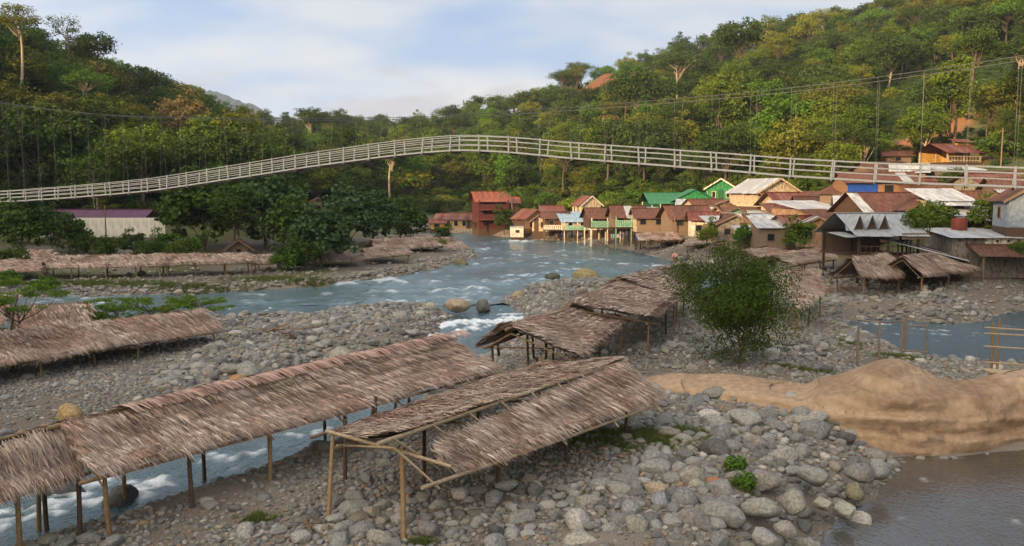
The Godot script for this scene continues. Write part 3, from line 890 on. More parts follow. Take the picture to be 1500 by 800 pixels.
	if o.has("balcony"):
		# [depth, height of parapet, material, post material]
		var q: Array = o.balcony
		var mb := MB.new()
		mb.bx(Vector3(0, st + 0.04, d / 2 + q[0] / 2 + 0.08), Vector3(w + 0.2, 0.12, q[0]))
		part("balcony_floor", mb.mesh(), M.wood_dark, t)
		var mp := MB.new()
		var zf: float = d / 2 + q[0] + 0.04
		mp.bx(Vector3(0, st + 0.15 + q[1], zf), Vector3(w + 0.2, 0.09, 0.08))
		mp.bx(Vector3(0, st + 0.2, zf), Vector3(w + 0.2, 0.07, 0.06))
		for i in int(w / 0.28) + 1:
			mp.bx(Vector3(-w / 2 + i * 0.28, st + 0.15 + q[1] / 2, zf), Vector3(0.17, q[1], 0.04))
		part("parapet", mp.mesh(), q[2], t)
		var nx := maxi(2, roundi(w / 2.4) + 1)
		for i in nx:
			var ms := MB.new()
			ms.bx(Vector3(lerpf(-w / 2, w / 2, i / (nx - 1.0)), (st + top) / 2 - (st + 1.5) / 2, zf - 0.1), Vector3(0.11, h + st + 1.3, 0.11))
			part("post", ms.mesh(), q[3], t)
	if o.has("porch"):
		# [depth, drop, material list]: a lean-to roof on posts before the house
		var q: Array = o.porch
		sheets(t, Vector3(-w / 2 - 0.3, top - 0.1, d / 2 + 0.1), Vector3(w / 2 + 0.3, top - 0.1, d / 2 + 0.1), Vector3(-w / 2 - 0.3, top - 0.1 - q[1], d / 2 + q[0] + 0.3), Vector3(w / 2 + 0.3, top - 0.1 - q[1], d / 2 + q[0] + 0.3), q[2])
		var nx := maxi(2, roundi(w / 2.6) + 1)
		for i in nx:
			var ms := MB.new()
			var hh: float = top - 0.1 - q[1] + 1.2
			ms.bx(Vector3(lerpf(-w / 2, w / 2, i / (nx - 1.0)), hh / 2 - 1.2, d / 2 + q[0]), Vector3(0.11, hh, 0.11))
			part("post", ms.mesh(), M.wood, t)
	return t

func more(t: Node3D, called: String, m: Material, boxes: Array) -> void:
	for b in boxes:
		var mb := MB.new()
		mb.bx(b[0], b[1])
		part(called, mb.mesh(), m, t)

func build_village() -> void:
	make_sheet()
	# --- far end of the river bend
	var t := house("yellow_house", "sunlit yellow house with maroon roof above the river bend", Vector3(-10.29, 0.75, -157), -0.15, 6.53, 4.5, 1.76, {"wall": M.yellow, "roof": "gx", "rise": 0.9, "mats": M.roof_maroon, "trim": M.white, "windows": [["f", -2.4, 0.9, 0.8, 1.0], ["f", -1.0, 0.9, 0.8, 1.0], ["f", 0.5, 0.9, 0.8, 1.0], ["f", 2.0, 0.9, 0.8, 1.0]], "doors": [[2.8, 0.8]]})
	more(t, "retaining_wall", M.cream, [[Vector3(0.6, -0.7, 3.4), Vector3(7.4, 1.5, 0.5)]])
	t = house("annex", "small orange-roofed annex left of the yellow house", Vector3(-13.42, 0.76, -154), 0.0, 2.46, 3.0, 1.11, {"wall": M.yellow, "roof": "shed", "rise": 0.5, "mats": M.roof_red, "windows": [["f", 0.0, 0.6, 0.9, 0.6]]})
	t = house("red_lodge", "tall dark red timber lodge with orange gabled roof among trees", Vector3(-4, 1.18, -147), 0.25, 4.7, 5.0, 4.94, {"wall": M.red, "roof": "gx", "rise": 1.3, "over": 0.8, "mats": M.roof_red, "trim": M.red_bright, "windows": [["f", -1.2, 0.9, 0.9, 1.0], ["f", 1.2, 0.9, 0.9, 1.0], ["f", -1.2, 2.6, 0.9, 1.0], ["f", 1.2, 2.6, 0.9, 1.0], ["f", -1.2, 4.2, 0.9, 0.9], ["f", 1.2, 4.2, 0.9, 0.9]]})
	for y in [1.55, 3.2]:
		more(t, "balcony", M.red_bright, [[Vector3(0, y, 3.2), Vector3(5.2, 0.14, 1.3)]])
		more(t, "parapet", M.red, [[Vector3(0, y + 0.5, 3.82), Vector3(5.2, 0.8, 0.07)]])
	more(t, "post", M.red, [[Vector3(-2.5, 2.4, 3.8), Vector3(0.16, 5.0, 0.16)], [Vector3(2.5, 2.4, 3.8), Vector3(0.16, 5.0, 0.16)]])
	house("orange_house", "orange walled house half hidden behind the red lodge", Vector3(-0.97, 2.91, -152), 0.1, 3.65, 4.0, 2.68, {"wall": M.wood_orange, "roof": "gx", "rise": 0.9, "mats": M.roof_red, "windows": [["f", 0.5, 1.4, 0.9, 0.9]]})
	house("cottage", "brown timber cottage with red gabled roof behind the white block", Vector3(2.87, 0.91, -138), 0.5, 3.75, 4.0, 2.43, {"wall": M.wood_dark, "roof": "gz", "rise": 1.3, "mats": M.roof_maroon, "gable": M.wood_orange, "windows": [["f", -0.8, 1.3, 0.8, 0.9], ["f", 0.8, 1.3, 0.8, 0.9]]})
	house("white_block", "small whitewashed block at the water's edge", Vector3(0.75, 0.4, -133), 0.1, 1.81, 2.0, 1.49, {"wall": M.white, "roof": "shed", "rise": 0.1, "over": 0.1, "mats": M.zinc, "windows": [["f", 0.0, 0.9, 0.5, 0.4]]}, "hut")
	house("cottage", "orange gabled cottage with open porch left of the dark shack", Vector3(4.93, 1.31, -134), -0.2, 2.79, 3.6, 1.82, {"wall": M.cream, "roof": "gz", "rise": 1.0, "mats": M.roof_red, "windows": [["f", 0.3, 1.0, 0.8, 0.8]], "doors": [[-0.8, 0.7]]})
	house("stilt_shack", "dark timber shack with porch left of the blue-roofed house", Vector3(6.5, 0.92, -129), 0.0, 3.51, 4.0, 1.86, {"wall": M.wood_dark, "roof": "gx", "rise": 0.8, "mats": M.rust, "stilts": 0.8, "balcony": [1.0, 0.6, M.white, M.wood], "windows": [["f", -0.6, 1.1, 0.7, 0.8], ["f", 0.9, 1.1, 0.7, 0.8]]})
	house("tower_house", "tall narrow cream house with maroon gabled roof", Vector3(11.84, 2.96, -136), 0.35, 3.26, 3.6, 2.5, {"wall": M.cream, "roof": "gz", "rise": 1.3, "over": 0.35, "mats": M.roof_maroon, "trim": M.white, "windows": [["l", 0.6, 1.6, 0.6, 1.1], ["l", -0.7, 1.6, 0.6, 1.1]]})
	house("blue_roof_house", "low cream house with pale blue sheet roof and green rail", Vector3(9.25, 1.03, -127), 0.1, 3.86, 4.0, 1.42, {"wall": M.cream, "roof": "shed", "rise": 1.1, "mats": M.zinc_blue, "stilts": 0.7, "trim": M.white, "balcony": [0.9, 0.6, M.green_pale, M.white], "windows": [["f", -0.9, 1.0, 0.7, 0.8], ["f", 0.9, 1.0, 0.7, 0.8]]})
	house("guest_house", "stilted riverside house with pale mint railing and rusty roof", Vector3(12.58, 0.86, -119), 0.12, 4.38, 4.5, 1.52, {"wall": M.wood_dark, "roof": "gx", "rise": 1.2, "mats": M.rust, "stilts": 1.6, "stilt_mat": M.white, "balcony": [1.0, 0.8, M.green_pale, M.white], "windows": [["f", -1.4, 1.1, 0.8, 0.8], ["f", 0.0, 1.1, 0.8, 0.8], ["f", 1.4, 1.1, 0.8, 0.8]]})
	house("guest_house", "stilted riverside house with bright green balcony and streaked roof", Vector3(15.33, 1.23, -114), 0.05, 4.01, 4.5, 1.55, {"wall": M.wood, "roof": "gx", "rise": 1.3, "mats": [M.rust[0], M.rust[2], M.zinc[0], M.rust[1]], "stilts": 1.5, "balcony": [1.0, 0.8, M.green_pale, M.green_pale], "windows": [["f", -1.2, 1.1, 0.8, 0.8], ["f", 1.0, 1.1, 0.8, 0.8]]})
	house("wood_house", "cream and bamboo fronted house right of the green balcony", Vector3(17.52, 1.72, -110), 0.0, 3.52, 4.5, 1.94, {"wall": M.wood_tan, "side_wall": M.cream, "roof": "gx", "rise": 1.0, "mats": M.rust, "stilts": 0.6, "windows": [["f", -1.0, 1.3, 0.8, 0.7], ["f", 1.0, 1.3, 0.8, 0.7]]})
	t = house("green_pavilion", "open dark green pavilion with bright green gable", Vector3(23.19, 3.81, -122), 0.1, 8.2, 5.5, 2.15, {"wall": M.green_dark, "roof": "gx", "rise": 1.3, "mats": M.roof_green, "open": true, "trim": M.white, "rail_mat": M.green_dark})
	var pg := MB.new()
	pg.tri(Vector3(-1.2, 2.4, 3.35), Vector3(4.9, 2.4, 3.35), Vector3(2.0, 3.9, 3.35))
	pg.tri(Vector3(4.9, 2.4, 3.31), Vector3(-1.2, 2.4, 3.31), Vector3(2.0, 3.9, 3.31))
	part("gable", pg.mesh(), M.green, t)
	for s in [[-1.4, 2.35], [5.1, 2.35]]:
		var e := Vector3(s[0], s[1], 3.5)
		sheets(t, Vector3(2.0, 4.0, 0.0) if s[0] > 0 else Vector3(2.0, 4.0, 3.6), Vector3(2.0, 4.0, 3.6) if s[0] > 0 else Vector3(2.0, 4.0, 0.0), Vector3(e.x, e.y, 0.0) if s[0] > 0 else Vector3(e.x, e.y, 3.6), Vector3(e.x, e.y, 3.6) if s[0] > 0 else Vector3(e.x, e.y, 0.0), M.roof_green)
	house("green_house", "bright green gabled house with cream columns up the slope", Vector3(30.74, 5.8, -126), -0.25, 3.83, 4.0, 2.32, {"wall": M.green, "side_wall": M.white, "roof": "gz", "rise": 1.2, "over": 0.55, "mats": M.zinc, "barge": M.white, "trim": M.cream, "windows": [["f", -1.0, 1.2, 0.5, 0.9], ["f", 1.0, 1.2, 0.5, 0.9]], "doors": [[0.0, 0.8]], "door_mat": M.green_dark})
	house("wood_house", "two-storey bamboo walled house with rusty roof in the middle village", Vector3(21.07, 1.7, -104), 0.1, 4.49, 5.0, 2.75, {"wall": M.wood_tan, "roof": "gx", "rise": 1.3, "over": 0.6, "mats": M.rust, "windows": [["f", -1.4, 2.0, 0.9, 0.6], ["f", 1.2, 2.0, 0.9, 0.6]], "doors": [[1.6, 0.8]], "balcony": [0.7, 0.5, M.concrete, M.wood]})
	house("hut_house", "brown roofed house with tan gable below the green house", Vector3(24.96, 2.7, -104), -0.3, 3.49, 4.6, 1.41, {"wall": M.wood_tan, "roof": "gz", "rise": 1.6, "over": 0.6, "mats": M.rust, "gable": M.cream, "windows": [["f", 0.0, 1.0, 0.9, 0.8]]})
	house("long_house", "cream gabled house with grey roof and broad red eaves", Vector3(30.53, 5.68, -104), 0.3, 5.49, 6.0, 1.83, {"wall": M.cream, "roof": "gz", "rise": 1.5, "over": 0.5, "mats": [M.zinc[0], M.zinc[1]], "porch": [1.6, 0.7, M.roof_maroon], "windows": [["f", -1.6, 0.8, 0.9, 0.8], ["f", 1.2, 0.8, 0.9, 0.8]], "barge": M.cream})
	house("long_house", "low house with wide maroon roof right of the cream gable", Vector3(32.15, 4.57, -97), 0.15, 5.9, 5.0, 1.55, {"wall": M.cream, "roof": "gx", "rise": 1.2, "over": 0.7, "mats": M.roof_maroon, "windows": [["f", -2.0, 0.9, 0.9, 0.7], ["f", 0.0, 0.9, 0.9, 0.7], ["f", 2.0, 0.9, 0.9, 0.7]]})
	house("shack", "grey roofed shack with veranda below the wide maroon roof", Vector3(25.74, 2.26, -94), -0.1, 4.36, 4.0, 1.8, {"wall": M.wood_tan, "roof": "gx", "rise": 1.0, "mats": [M.zinc[0], M.rust[1], M.rust[3]], "porch": [1.3, 0.5, M.zinc], "windows": [["f", -1.0, 1.2, 0.8, 0.8], ["f", 1.0, 1.2, 0.8, 0.8]]})
	house("shack", "cream shack with blue-grey lean-to roof beside the brick house", Vector3(26.99, 2.56, -86), 0.1, 3.72, 3.6, 1.65, {"wall": M.cream, "roof": "shed", "rise": 0.8, "over": 0.5, "mats": M.zinc_blue, "porch": [1.2, 0.5, M.zinc], "windows": [["f", -0.9, 1.0, 0.8, 0.7]]})
	house("brick_house", "orange brick house with flat pale sheet roof", Vector3(29.71, 3.67, -86), 0.3, 4.82, 5.0, 2.06, {"wall": M.brick, "roof": "shed", "rise": 0.7, "over": 0.5, "mats": [M.zinc[1], M.zinc[2]], "windows": [["f", -1.4, 1.2, 0.7, 0.7]], "doors": [[0.8, 0.8]], "door_mat": M.red_bright})
	house("shack", "small brown shack with grey roof in front of the brick house", Vector3(24.23, 2.01, -84), 0.0, 3.36, 3.4, 1.34, {"wall": M.wood, "roof": "shed", "rise": 0.6, "over": 0.5, "mats": M.zinc, "open": true})
	# smaller houses packed between the others: px place, distance, width, height, turn, wall, roof, kind
	var fill := [
		[Vector3(25.23, 3.76, -112), 4.2, 1.9, 0.2, M.cream, [M.rust[2], M.rust[4]], "gx", "small cream house with brown roof right of the green pavilion"],
		[Vector3(28.82, 4.18, -110), 4.6, 1.8, -0.2, M.wood_tan, [M.zinc[0], M.rust[3]], "gz", "narrow gabled house with patched roof below the green house"],
		[Vector3(23.58, 2.2, -95), 3.6, 1.6, 0.1, M.wood, M.zinc, "shed", "little grey-roofed stall above the shore shelters"],
		[Vector3(19.71, 2.33, -112), 3.8, 1.7, -0.1, M.wood_tan, [M.rust[4], M.rust[2]], "gx", "bamboo hut with brown roof left of the two-storey bamboo house"],
		[Vector3(29.35, 3.02, -78), 3.6, 1.9, 0.2, M.wood, [M.rust[2], M.zinc[0]], "shed", "weathered shack left of the zinc-roofed restaurant"],
		[Vector3(32.78, 4.43, -92), 4.2, 1.7, -0.15, M.cream, [M.rust[0], M.rust[3]], "gx", "cream house with dark rusty roof behind the brick house"],
		[Vector3(34.27, 5.68, -88), 3.6, 1.7, 0.25, M.wood_tan, [M.rust[3], M.rust[4]], "gz", "tan gabled house left of the patched rust roof"],
		[Vector3(39.87, 5.9, -84), 4.4, 1.7, 0.1, M.wood, [M.rust[1], M.rust[4]], "gx", "brown house with rusty roof between the two long roofs"],
		[Vector3(42.52, 5.9, -72), 4.4, 1.9, -0.2, M.wood, [M.rust[2], M.rust[3]], "gx", "brown house with rusty roof behind the blue-grey house"],
		[Vector3(35.92, 3.98, -68), 3.4, 1.7, 0.1, M.wood_tan, [M.zinc[0], M.zinc[1]], "shed", "tan shack with small grey roof above the white-walled hall"],
		[Vector3(15.35, 2.41, -128), 4.0, 1.8, 0.1, M.wood, [M.rust[0], M.rust[2]], "gx", "dark-roofed house behind the mint railing"],
		[Vector3(7.94, 1.68, -138), 3.4, 1.8, -0.2, M.cream, M.roof_maroon, "gz", "small cream gable left of the tall narrow house"],
		[Vector3(29.74, 3.65, -93), 3.8, 1.6, 0.0, M.brick, [M.zinc[1], M.rust[4]], "shed", "low brick annex with mixed roof left of the brick house"],
	]
	var walls := [[M.cream, "cream"], [M.white, "whitewashed"], [M.wood_tan, "bamboo-walled"], [M.wood, "brown timber"], [M.brick, "brick"], [M.concrete, "grey"], [M.green_pale, "mint green"], [M.bluegrey, "blue-grey"]]
	var tops := [[[M.rust[0], M.rust[2], M.rust[3]], "rusty"], [[M.zinc[0], M.zinc[1]], "grey zinc"], [[M.rust[3], M.rust[4]], "brown"], [[M.zinc[0], M.rust[2], M.rust[4]], "patched"], [M.roof_maroon, "maroon"], [[M.zinc[1], M.zinc[2]], "pale sheet"]]
	var spots := [[Vector3(17.99, 2.51, -116), "left of the bamboo front"], [Vector3(21.05, 2.51, -112), "under the pavilion's left end"], [Vector3(23.86, 3.69, -114), "under the pavilion's right end"], [Vector3(22.19, 2.29, -99), "above the middle shore shelters"], [Vector3(26.03, 3.07, -103), "below the bright green house"], [Vector3(28.42, 3.69, -104), "left of the wide maroon roof"], [Vector3(27.97, 2.96, -95), "in front of the cream gable"], [Vector3(23.68, 2.28, -91), "above the round shrub"], [Vector3(24.75, 2.27, -80), "at the foot of the brick house"], [Vector3(26.78, 2.65, -80), "left of the dark green shrub"], [Vector3(27.1, 2.65, -76), "right of the dark green shrub"], [Vector3(34.52, 5.11, -94), "above the brick house"], [Vector3(31.96, 4.83, -80), "left of the long patched roof"], [Vector3(33.38, 4.64, -72), "behind the restaurant's right end"], [Vector3(34.97, 4.71, -70), "right of the restaurant's trees"], [Vector3(42.92, 6.26, -78), "between the long brown roof and the railing"], [Vector3(31.25, 6.08, -112), "uphill of the cream gable"], [Vector3(34.45, 5.79, -108), "uphill of the wide maroon roof"], [Vector3(42.48, 7.86, -92), "right of the blue tarpaulin"], [Vector3(12.6, 1.88, -126), "behind the mint railing's left end"], [Vector3(4.31, 1.85, -142), "uphill of the brown cottage"], [Vector3(6.44, 2.23, -144), "uphill of the dark shack"]]
	for k in spots.size():
		var a: Array = walls[(k * 5 + 2) % 8]
		var b: Array = tops[(k * 5 + 1) % 6]
		fill.append([spots[k][0], rng.randf_range(2.6, 4.0), rng.randf_range(1.4, 2.1), rng.randf_range(-0.4, 0.4), a[0], b[0], ["gx", "gz", "shed"][k % 3], "small %s house with %s roof %s" % [a[1], b[1], spots[k][1]]])
	for q in fill:
		house("small_house", q[7], q[0], q[3], q[1], 3.4, q[2], {"wall": q[4], "mats": q[5], "roof": q[6], "rise": 0.8, "over": 0.45, "windows": [["f", -q[1] * 0.25, 1.0, 0.7, 0.7]], "doors": [[q[1] * 0.22, 0.75]]}.merged({"porch": [1.0, 0.35, M.zinc]} if rng.randf() < 0.35 else {}))
	for q in [[Vector3(33.01, 4.49, -63), 0.55, 0.8, M.red_bright, "red water tank on a stand above the white-walled hall"], [Vector3(29.91, 3.58, -82), 0.6, 0.9, M.wood_orange, "orange water drum beside the brick house"], [Vector3(27.63, 4.06, -60), 0.35, 0.6, M.blue, "blue barrel behind the restaurant"], [Vector3(15.7, 1.42, -106), 0.35, 0.7, M.blue, "blue barrel under the cream and bamboo house"]]:
		var wt := thing("water_tank", q[4], "tank", q[0])
		var mt := MB.new()
		var pts := PackedVector3Array()
		var rad := PackedFloat32Array()
		for p in [[0.0, 0.9], [0.06, 1.0], [0.33, 1.0], [0.36, 1.05], [0.4, 1.0], [0.66, 1.0], [0.7, 1.05], [0.74, 1.0], [0.95, 0.98], [1.0, 0.7]]:
			pts.append(Vector3(0, p[0] * q[2] * 1.3, 0)); rad.append(p[1] * q[1])
		mt.tube(pts, rad, 14)
		part("drum", mt.mesh(), q[3], wt)
		more(wt, "stand_leg", M.wood_dark, [[Vector3(-0.3, -0.6, -0.3), Vector3(0.08, 1.2, 0.08)], [Vector3(0.3, -0.6, -0.3), Vector3(0.08, 1.2, 0.08)], [Vector3(-0.3, -0.6, 0.3), Vector3(0.08, 1.2, 0.08)], [Vector3(0.3, -0.6, 0.3), Vector3(0.08, 1.2, 0.08)]])
		more(wt, "stand_top", M.wood_dark, [[Vector3(0, -0.03, 0), Vector3(0.8, 0.06, 0.8)]])
	# washing hung out to dry
	for q in [[Vector3(12.77, 1.78, -114), Vector3(14.79, 1.88, -112), "washing line under the green balcony"], [Vector3(23.35, 3.15, -58), Vector3(25.59, 3.1, -58), "washing line along the restaurant rail"]]:
		var wl := thing("washing_line", q[2], "washing line", q[0])
		var mr := MB.new()
		mr.rod(Vector3.ZERO, q[1] - q[0], 0.012, 4)
		part("line", mr.mesh(), M.steel, wl)
		for i in 5:
			var mc := MB.new()
			var f := (i + 0.6) / 5.5
			var p: Vector3 = (q[1] - q[0]) * f
			var w := rng.randf_range(0.12, 0.2)
			var h := rng.randf_range(0.35, 0.6)
			for k in 4:
				var z0 := 0.03 * sin(k * 1.7)
				var z1 := 0.03 * sin((k + 1) * 1.7)
				mc.quad(p + Vector3(-w + k * w / 2, -h, z0 * 2), p + Vector3(-w + (k + 1) * w / 2, -h, z1 * 2), p + Vector3(-w + (k + 1) * w / 2, 0, z1), p + Vector3(-w + k * w / 2, 0, z0))
			part("garment", mc.mesh(), [M.white, M.blue, M.red_bright, M.green_pale, M.bluegrey][(i + int(q[0].x)) % 5], wl)
	# --- right-hand cluster under the bridge end
	t = house("tarp_house", "orange timber house with blue tarpaulin wall under the bridge", Vector3(36.32, 6.82, -86), -0.1, 6.6, 5.0, 1.65, {"wall": M.wood_orange, "roof": "gx", "rise": 0.9, "mats": [M.rust[3], M.zinc[0], M.rust[4]], "windows": [["f", 0.6, 0.9, 0.9, 0.8], ["f", 2.2, 0.9, 0.8, 0.8]]})
	more(t, "tarpaulin", M.blue, [[Vector3(-1.9, 0.85, 2.66), Vector3(2.8, 1.3, 0.06)]])
	house("rust_house", "long house with patched rust and zinc roof", Vector3(32.51, 5.03, -74), 0.08, 6.63, 6.0, 0.83, {"wall": M.wood_dark, "roof": "gx", "rise": 1.5, "over": 0.5, "mats": [M.rust[1], M.rust[3], M.rust[2], M.zinc[1], M.rust[4]], "windows": [["f", 2.0, 0.6, 0.9, 0.6], ["f", -1.0, 0.6, 0.9, 0.6]]})
	house("rust_house", "long house with even brown rusty roof at the bridge end", Vector3(40.98, 5.08, -76), -0.12, 7.78, 6.0, 1.22, {"wall": M.wood, "roof": "gx", "rise": 1.2, "over": 0.5, "mats": [M.rust[3], M.rust[4]], "porch": [1.6, 0.5, M.zinc], "windows": [["f", -2.0, 0.9, 0.9, 0.7], ["f", 1.0, 0.9, 0.9, 0.7]]})
	house("rust_house", "small red-roofed house behind the bridge railing", Vector3(43.84, 6.66, -88), 0.2, 4.93, 4.5, 1.13, {"wall": M.wood, "roof": "gx", "rise": 1.0, "mats": M.roof_maroon, "windows": [["f", -1.0, 0.7, 0.8, 0.6]]})
	house("rust_house", "wide maroon-roofed house at the far right behind the railing", Vector3(47.86, 6.97, -84), 0.0, 6.72, 5.0, 1.34, {"wall": M.cream, "roof": "gx", "rise": 1.1, "mats": M.roof_maroon, "windows": [["f", -1.5, 0.8, 0.8, 0.7], ["f", 1.0, 0.8, 0.8, 0.7]]})
	house("rust_house", "small house with peaked brown roof behind the blue tarpaulin", Vector3(41.23, 8.72, -96), 0.1, 4.3, 4.0, 1.08, {"wall": M.wood, "roof": "gx", "rise": 0.9, "mats": M.rust, "windows": [["f", 0.0, 0.6, 0.8, 0.5]]})
	house("rust_house", "pale-roofed shed at the landing of the footbridge", Vector3(47.2, 8.67, -92), 0.0, 4.42, 4.0, 1.03, {"wall": M.concrete, "roof": "shed", "rise": 0.5, "mats": M.zinc, "windows": [["f", 0.0, 0.6, 0.8, 0.5]]})
	# zinc-roofed restaurant with three dormers
	t = house("zinc_restaurant", "open timber restaurant under a grey zinc roof with three dormers", Vector3(25.57, 2.23, -61), 0.12, 5.27, 6.0, 1.9, {"wall": M.wood, "roof": "gx", "rise": 1.5, "over": 0.45, "mats": [M.zinc[0], M.zinc[1]], "open": true, "stilts": 0.9, "trim": M.wood_dark})
	for k in 3:
		var x := -2.4 + k * 1.05
		var y := 0.9 + 1.9
		var mb := MB.new()
		mb.tri(Vector3(x - 0.45, y + 0.25, 2.5), Vector3(x + 0.45, y + 0.25, 2.5), Vector3(x, y + 1.35, 2.5))
		var dm := part("dormer", mb.mesh(), M.wood_dark, t)
		var ms := MB.new()
		for s in [-1, 1]:
			var p := [Vector3(x, y + 1.45, 2.75), Vector3(x, y + 1.45, 0.2), Vector3(x + s * 0.55, y + 0.15, 2.75), Vector3(x + s * 0.55, y + 0.15, 1.6)]
			ms.quad(p[0], p[1], p[3], p[2])
		part("dormer_roof", ms.mesh(), M.zinc[1], dm)
	more(t, "sign_board", M.wood_tan, [[Vector3(2.0, 2.55, 3.3), Vector3(2.3, 0.5, 0.06)]])
	more(t, "lower_wall", M.wood_dark, [[Vector3(0, 0.3, 2.9), Vector3(5.3, 0.9, 0.1)]])
	sheets(t, Vector3(-4.0, 2.75, 0.5), Vector3(-2.5, 2.75, 0.5), Vector3(-4.0, 2.5, 3.4), Vector3(-2.5, 2.5, 3.4), M.zinc)
	t.scale = Vector3.ONE * 0.86
	# white-roofed building at the right
	t = house("white_roof_hall", "white walled hall with pale roof and small square vents", Vector3(34.42, 1.59, -61), -0.12, 7.32, 5.5, 2.75, {"wall": M.concrete, "roof": "shed", "rise": 0.35, "over": 0.4, "mats": [M.zinc[2], M.zinc[1]], "side_wall": M.concrete})
	more(t, "upper_wall", M.white, [[Vector3(0.9, 2.5, 2.8), Vector3(5.2, 0.42, 0.06)]])
	sheets(t, Vector3(-2.9, 2.3, 2.86), Vector3(3.9, 2.3, 2.86), Vector3(-2.9, 1.6, 5.2), Vector3(3.9, 1.6, 5.2), [M.rust[1], M.rust[2], M.rust[3]])
	more(t, "post", M.wood, [[Vector3(-2.6, 0.4, 5.0), Vector3(0.1, 2.4, 0.1)], [Vector3(0.5, 0.4, 5.0), Vector3(0.1, 2.4, 0.1)], [Vector3(3.5, 0.4, 5.0), Vector3(0.1, 2.4, 0.1)]])
	for k in 6:
		more(t, "vent", M.pane, [[Vector3(-0.9 + k * 0.72, 2.5, 2.84), Vector3(0.16, 0.16, 0.03)]])
	house("lean_to", "lean-to with streaked rust and zinc roof sloping to the left", Vector3(28.84, 1.64, -60), 1.15, 4.6, 4.8, 1.3, {"wall": M.wood, "roof": "shed", "rise": 1.2, "over": 0.35, "mats": [M.rust[1], M.zinc[0], M.rust[3], M.zinc[1]], "open": true, "rail": false})
	house("grey_house", "blue-grey boarded house with rusty gable at the right edge", Vector3(36.07, 5.02, -60), -0.3, 3.17, 4.0, 2.02, {"wall": M.bluegrey, "roof": "gz", "rise": 1.0, "over": 0.4, "mats": M.rust, "windows": [["f", 0.2, 1.0, 0.8, 0.8], ["l", 0.0, 1.0, 0.8, 0.8]]})
	# house in the sun on the slope
	t = house("villa", "sunlit yellow villa with red roof and open terrace on the slope", Vector3(55.98, 10.98, -110), 0.25, 5.1, 5.0, 1.5, {"wall": M.yellow, "roof": "gx", "rise": 1.0, "over": 0.6, "mats": M.roof_maroon, "trim": M.cream, "open": true, "rail_mat": M.cream})
	more(t, "upper_wall", M.yellow, [[Vector3(1.7, 1.4, -1.0), Vector3(2.2, 2.4, 2.6)]])
	sheets(t, Vector3(0.3, 3.2, -1.0), Vector3(3.2, 3.2, -1.0), Vector3(0.3, 2.7, 0.8), Vector3(3.2, 2.7, 0.8), M.roof_maroon)
	house("field_hut", "tiny red and white hut high on the wooded slope", Vector3(24.3, 24.58, -215), 0.2, 3.1, 2.5, 0.86, {"wall": M.cream, "roof": "gx", "rise": 0.6, "mats": M.roof_red, "windows": [["f", 0.0, 0.4, 0.8, 0.4]]}, "hut")
	house("field_hut", "small weathered shed below the soil slope on the right hill", Vector3(52.65, 11.23, -118), -0.2, 3.21, 3.0, 1.13, {"wall": M.wood, "roof": "gx", "rise": 0.6, "mats": M.rust, "windows": [["f", 0.0, 0.6, 0.7, 0.5]]}, "hut")
	# cream fence and purple roof on the left bank
	t = thing("corrugated_fence", "long cream corrugated metal fence on the left bank", "fence", Vector3(-45.14, 2.48, -94))
	var n := 15
	for k in n:
		var o := part("fence_sheet", sheet_mesh, M.fence, t)
		var w: float = 13.84 / n
		o.transform = Transform3D(Basis(Vector3(w * 1.03, 0, 0), Vector3(0, 0, 0.025), Vector3(0, -2.15, 0)), Vector3((k - n / 2.0) * w, 2.1, 0.02 * (k % 2)))
	for k in 6:
		more(t, "post", M.wood, [[Vector3((k - 2.5) * 2.6, 0.9, -0.1), Vector3(0.12, 2.6, 0.12)]])
	house("purple_roof_house", "long low house with purple sheet roof behind the cream fence", Vector3(-48.83, 2.16, -100), 0.0, 12.8, 5.0, 2.25, {"wall": M.wood_dark, "roof": "gx", "rise": 0.95, "mats": M.roof_purple, "windows": [["f", -3.0, 1.4, 1.0, 0.7], ["f", 1.0, 1.4, 1.0, 0.7]]})
	house("shed", "dark shed with a blue sheet wall under the left bank trees", Vector3(-26.96, 0.93, -84), 0.3, 1.9, 2.0, 1.2, {"wall": M.wood, "side_wall": M.blue, "roof": "gz", "rise": 0.7, "mats": M.rust, "windows": [["f", 0.0, 0.8, 0.5, 0.4]]}, "shed")
	house("red_roof_house", "red-tiled roof hidden in the trees of the left bank", Vector3(-31.74, 3.94, -140), 0.3, 3.4, 3.0, 1.6, {"wall": M.brick, "roof": "gz", "rise": 0.9, "mats": M.roof_red, "windows": [["f", 0.0, 0.9, 0.6, 0.5]]})
	# poles
	for q in [[Vector3(56.87, 10.19, -100), 4.6, "slender pale utility pole beside the sunlit villa"], [Vector3(-19.01, 2.58, -95), 6.0, "brown post among the left bank trees"], [Vector3(-43.81, 2.59, -92), 3.4, "dark post standing before the cream fence"]]:
		var p := thing("utility_pole", q[2], "pole", q[0])
		var mb := MB.new()
		mb.tube(PackedVector3Array([Vector3(0, -1, 0), Vector3(0.03, q[1], 0)]), PackedFloat32Array([0.09, 0.06]), 7)
		part("shaft", mb.mesh(), M.wood_tan if q[1] < 5 and q[1] > 4 else M.wood, p)
		if q[1] > 4 and q[1] < 5:
			more(p, "cross_arm", M.wood_tan, [[Vector3(0, q[1] - 0.35, 0), Vector3(0.6, 0.07, 0.07)]])

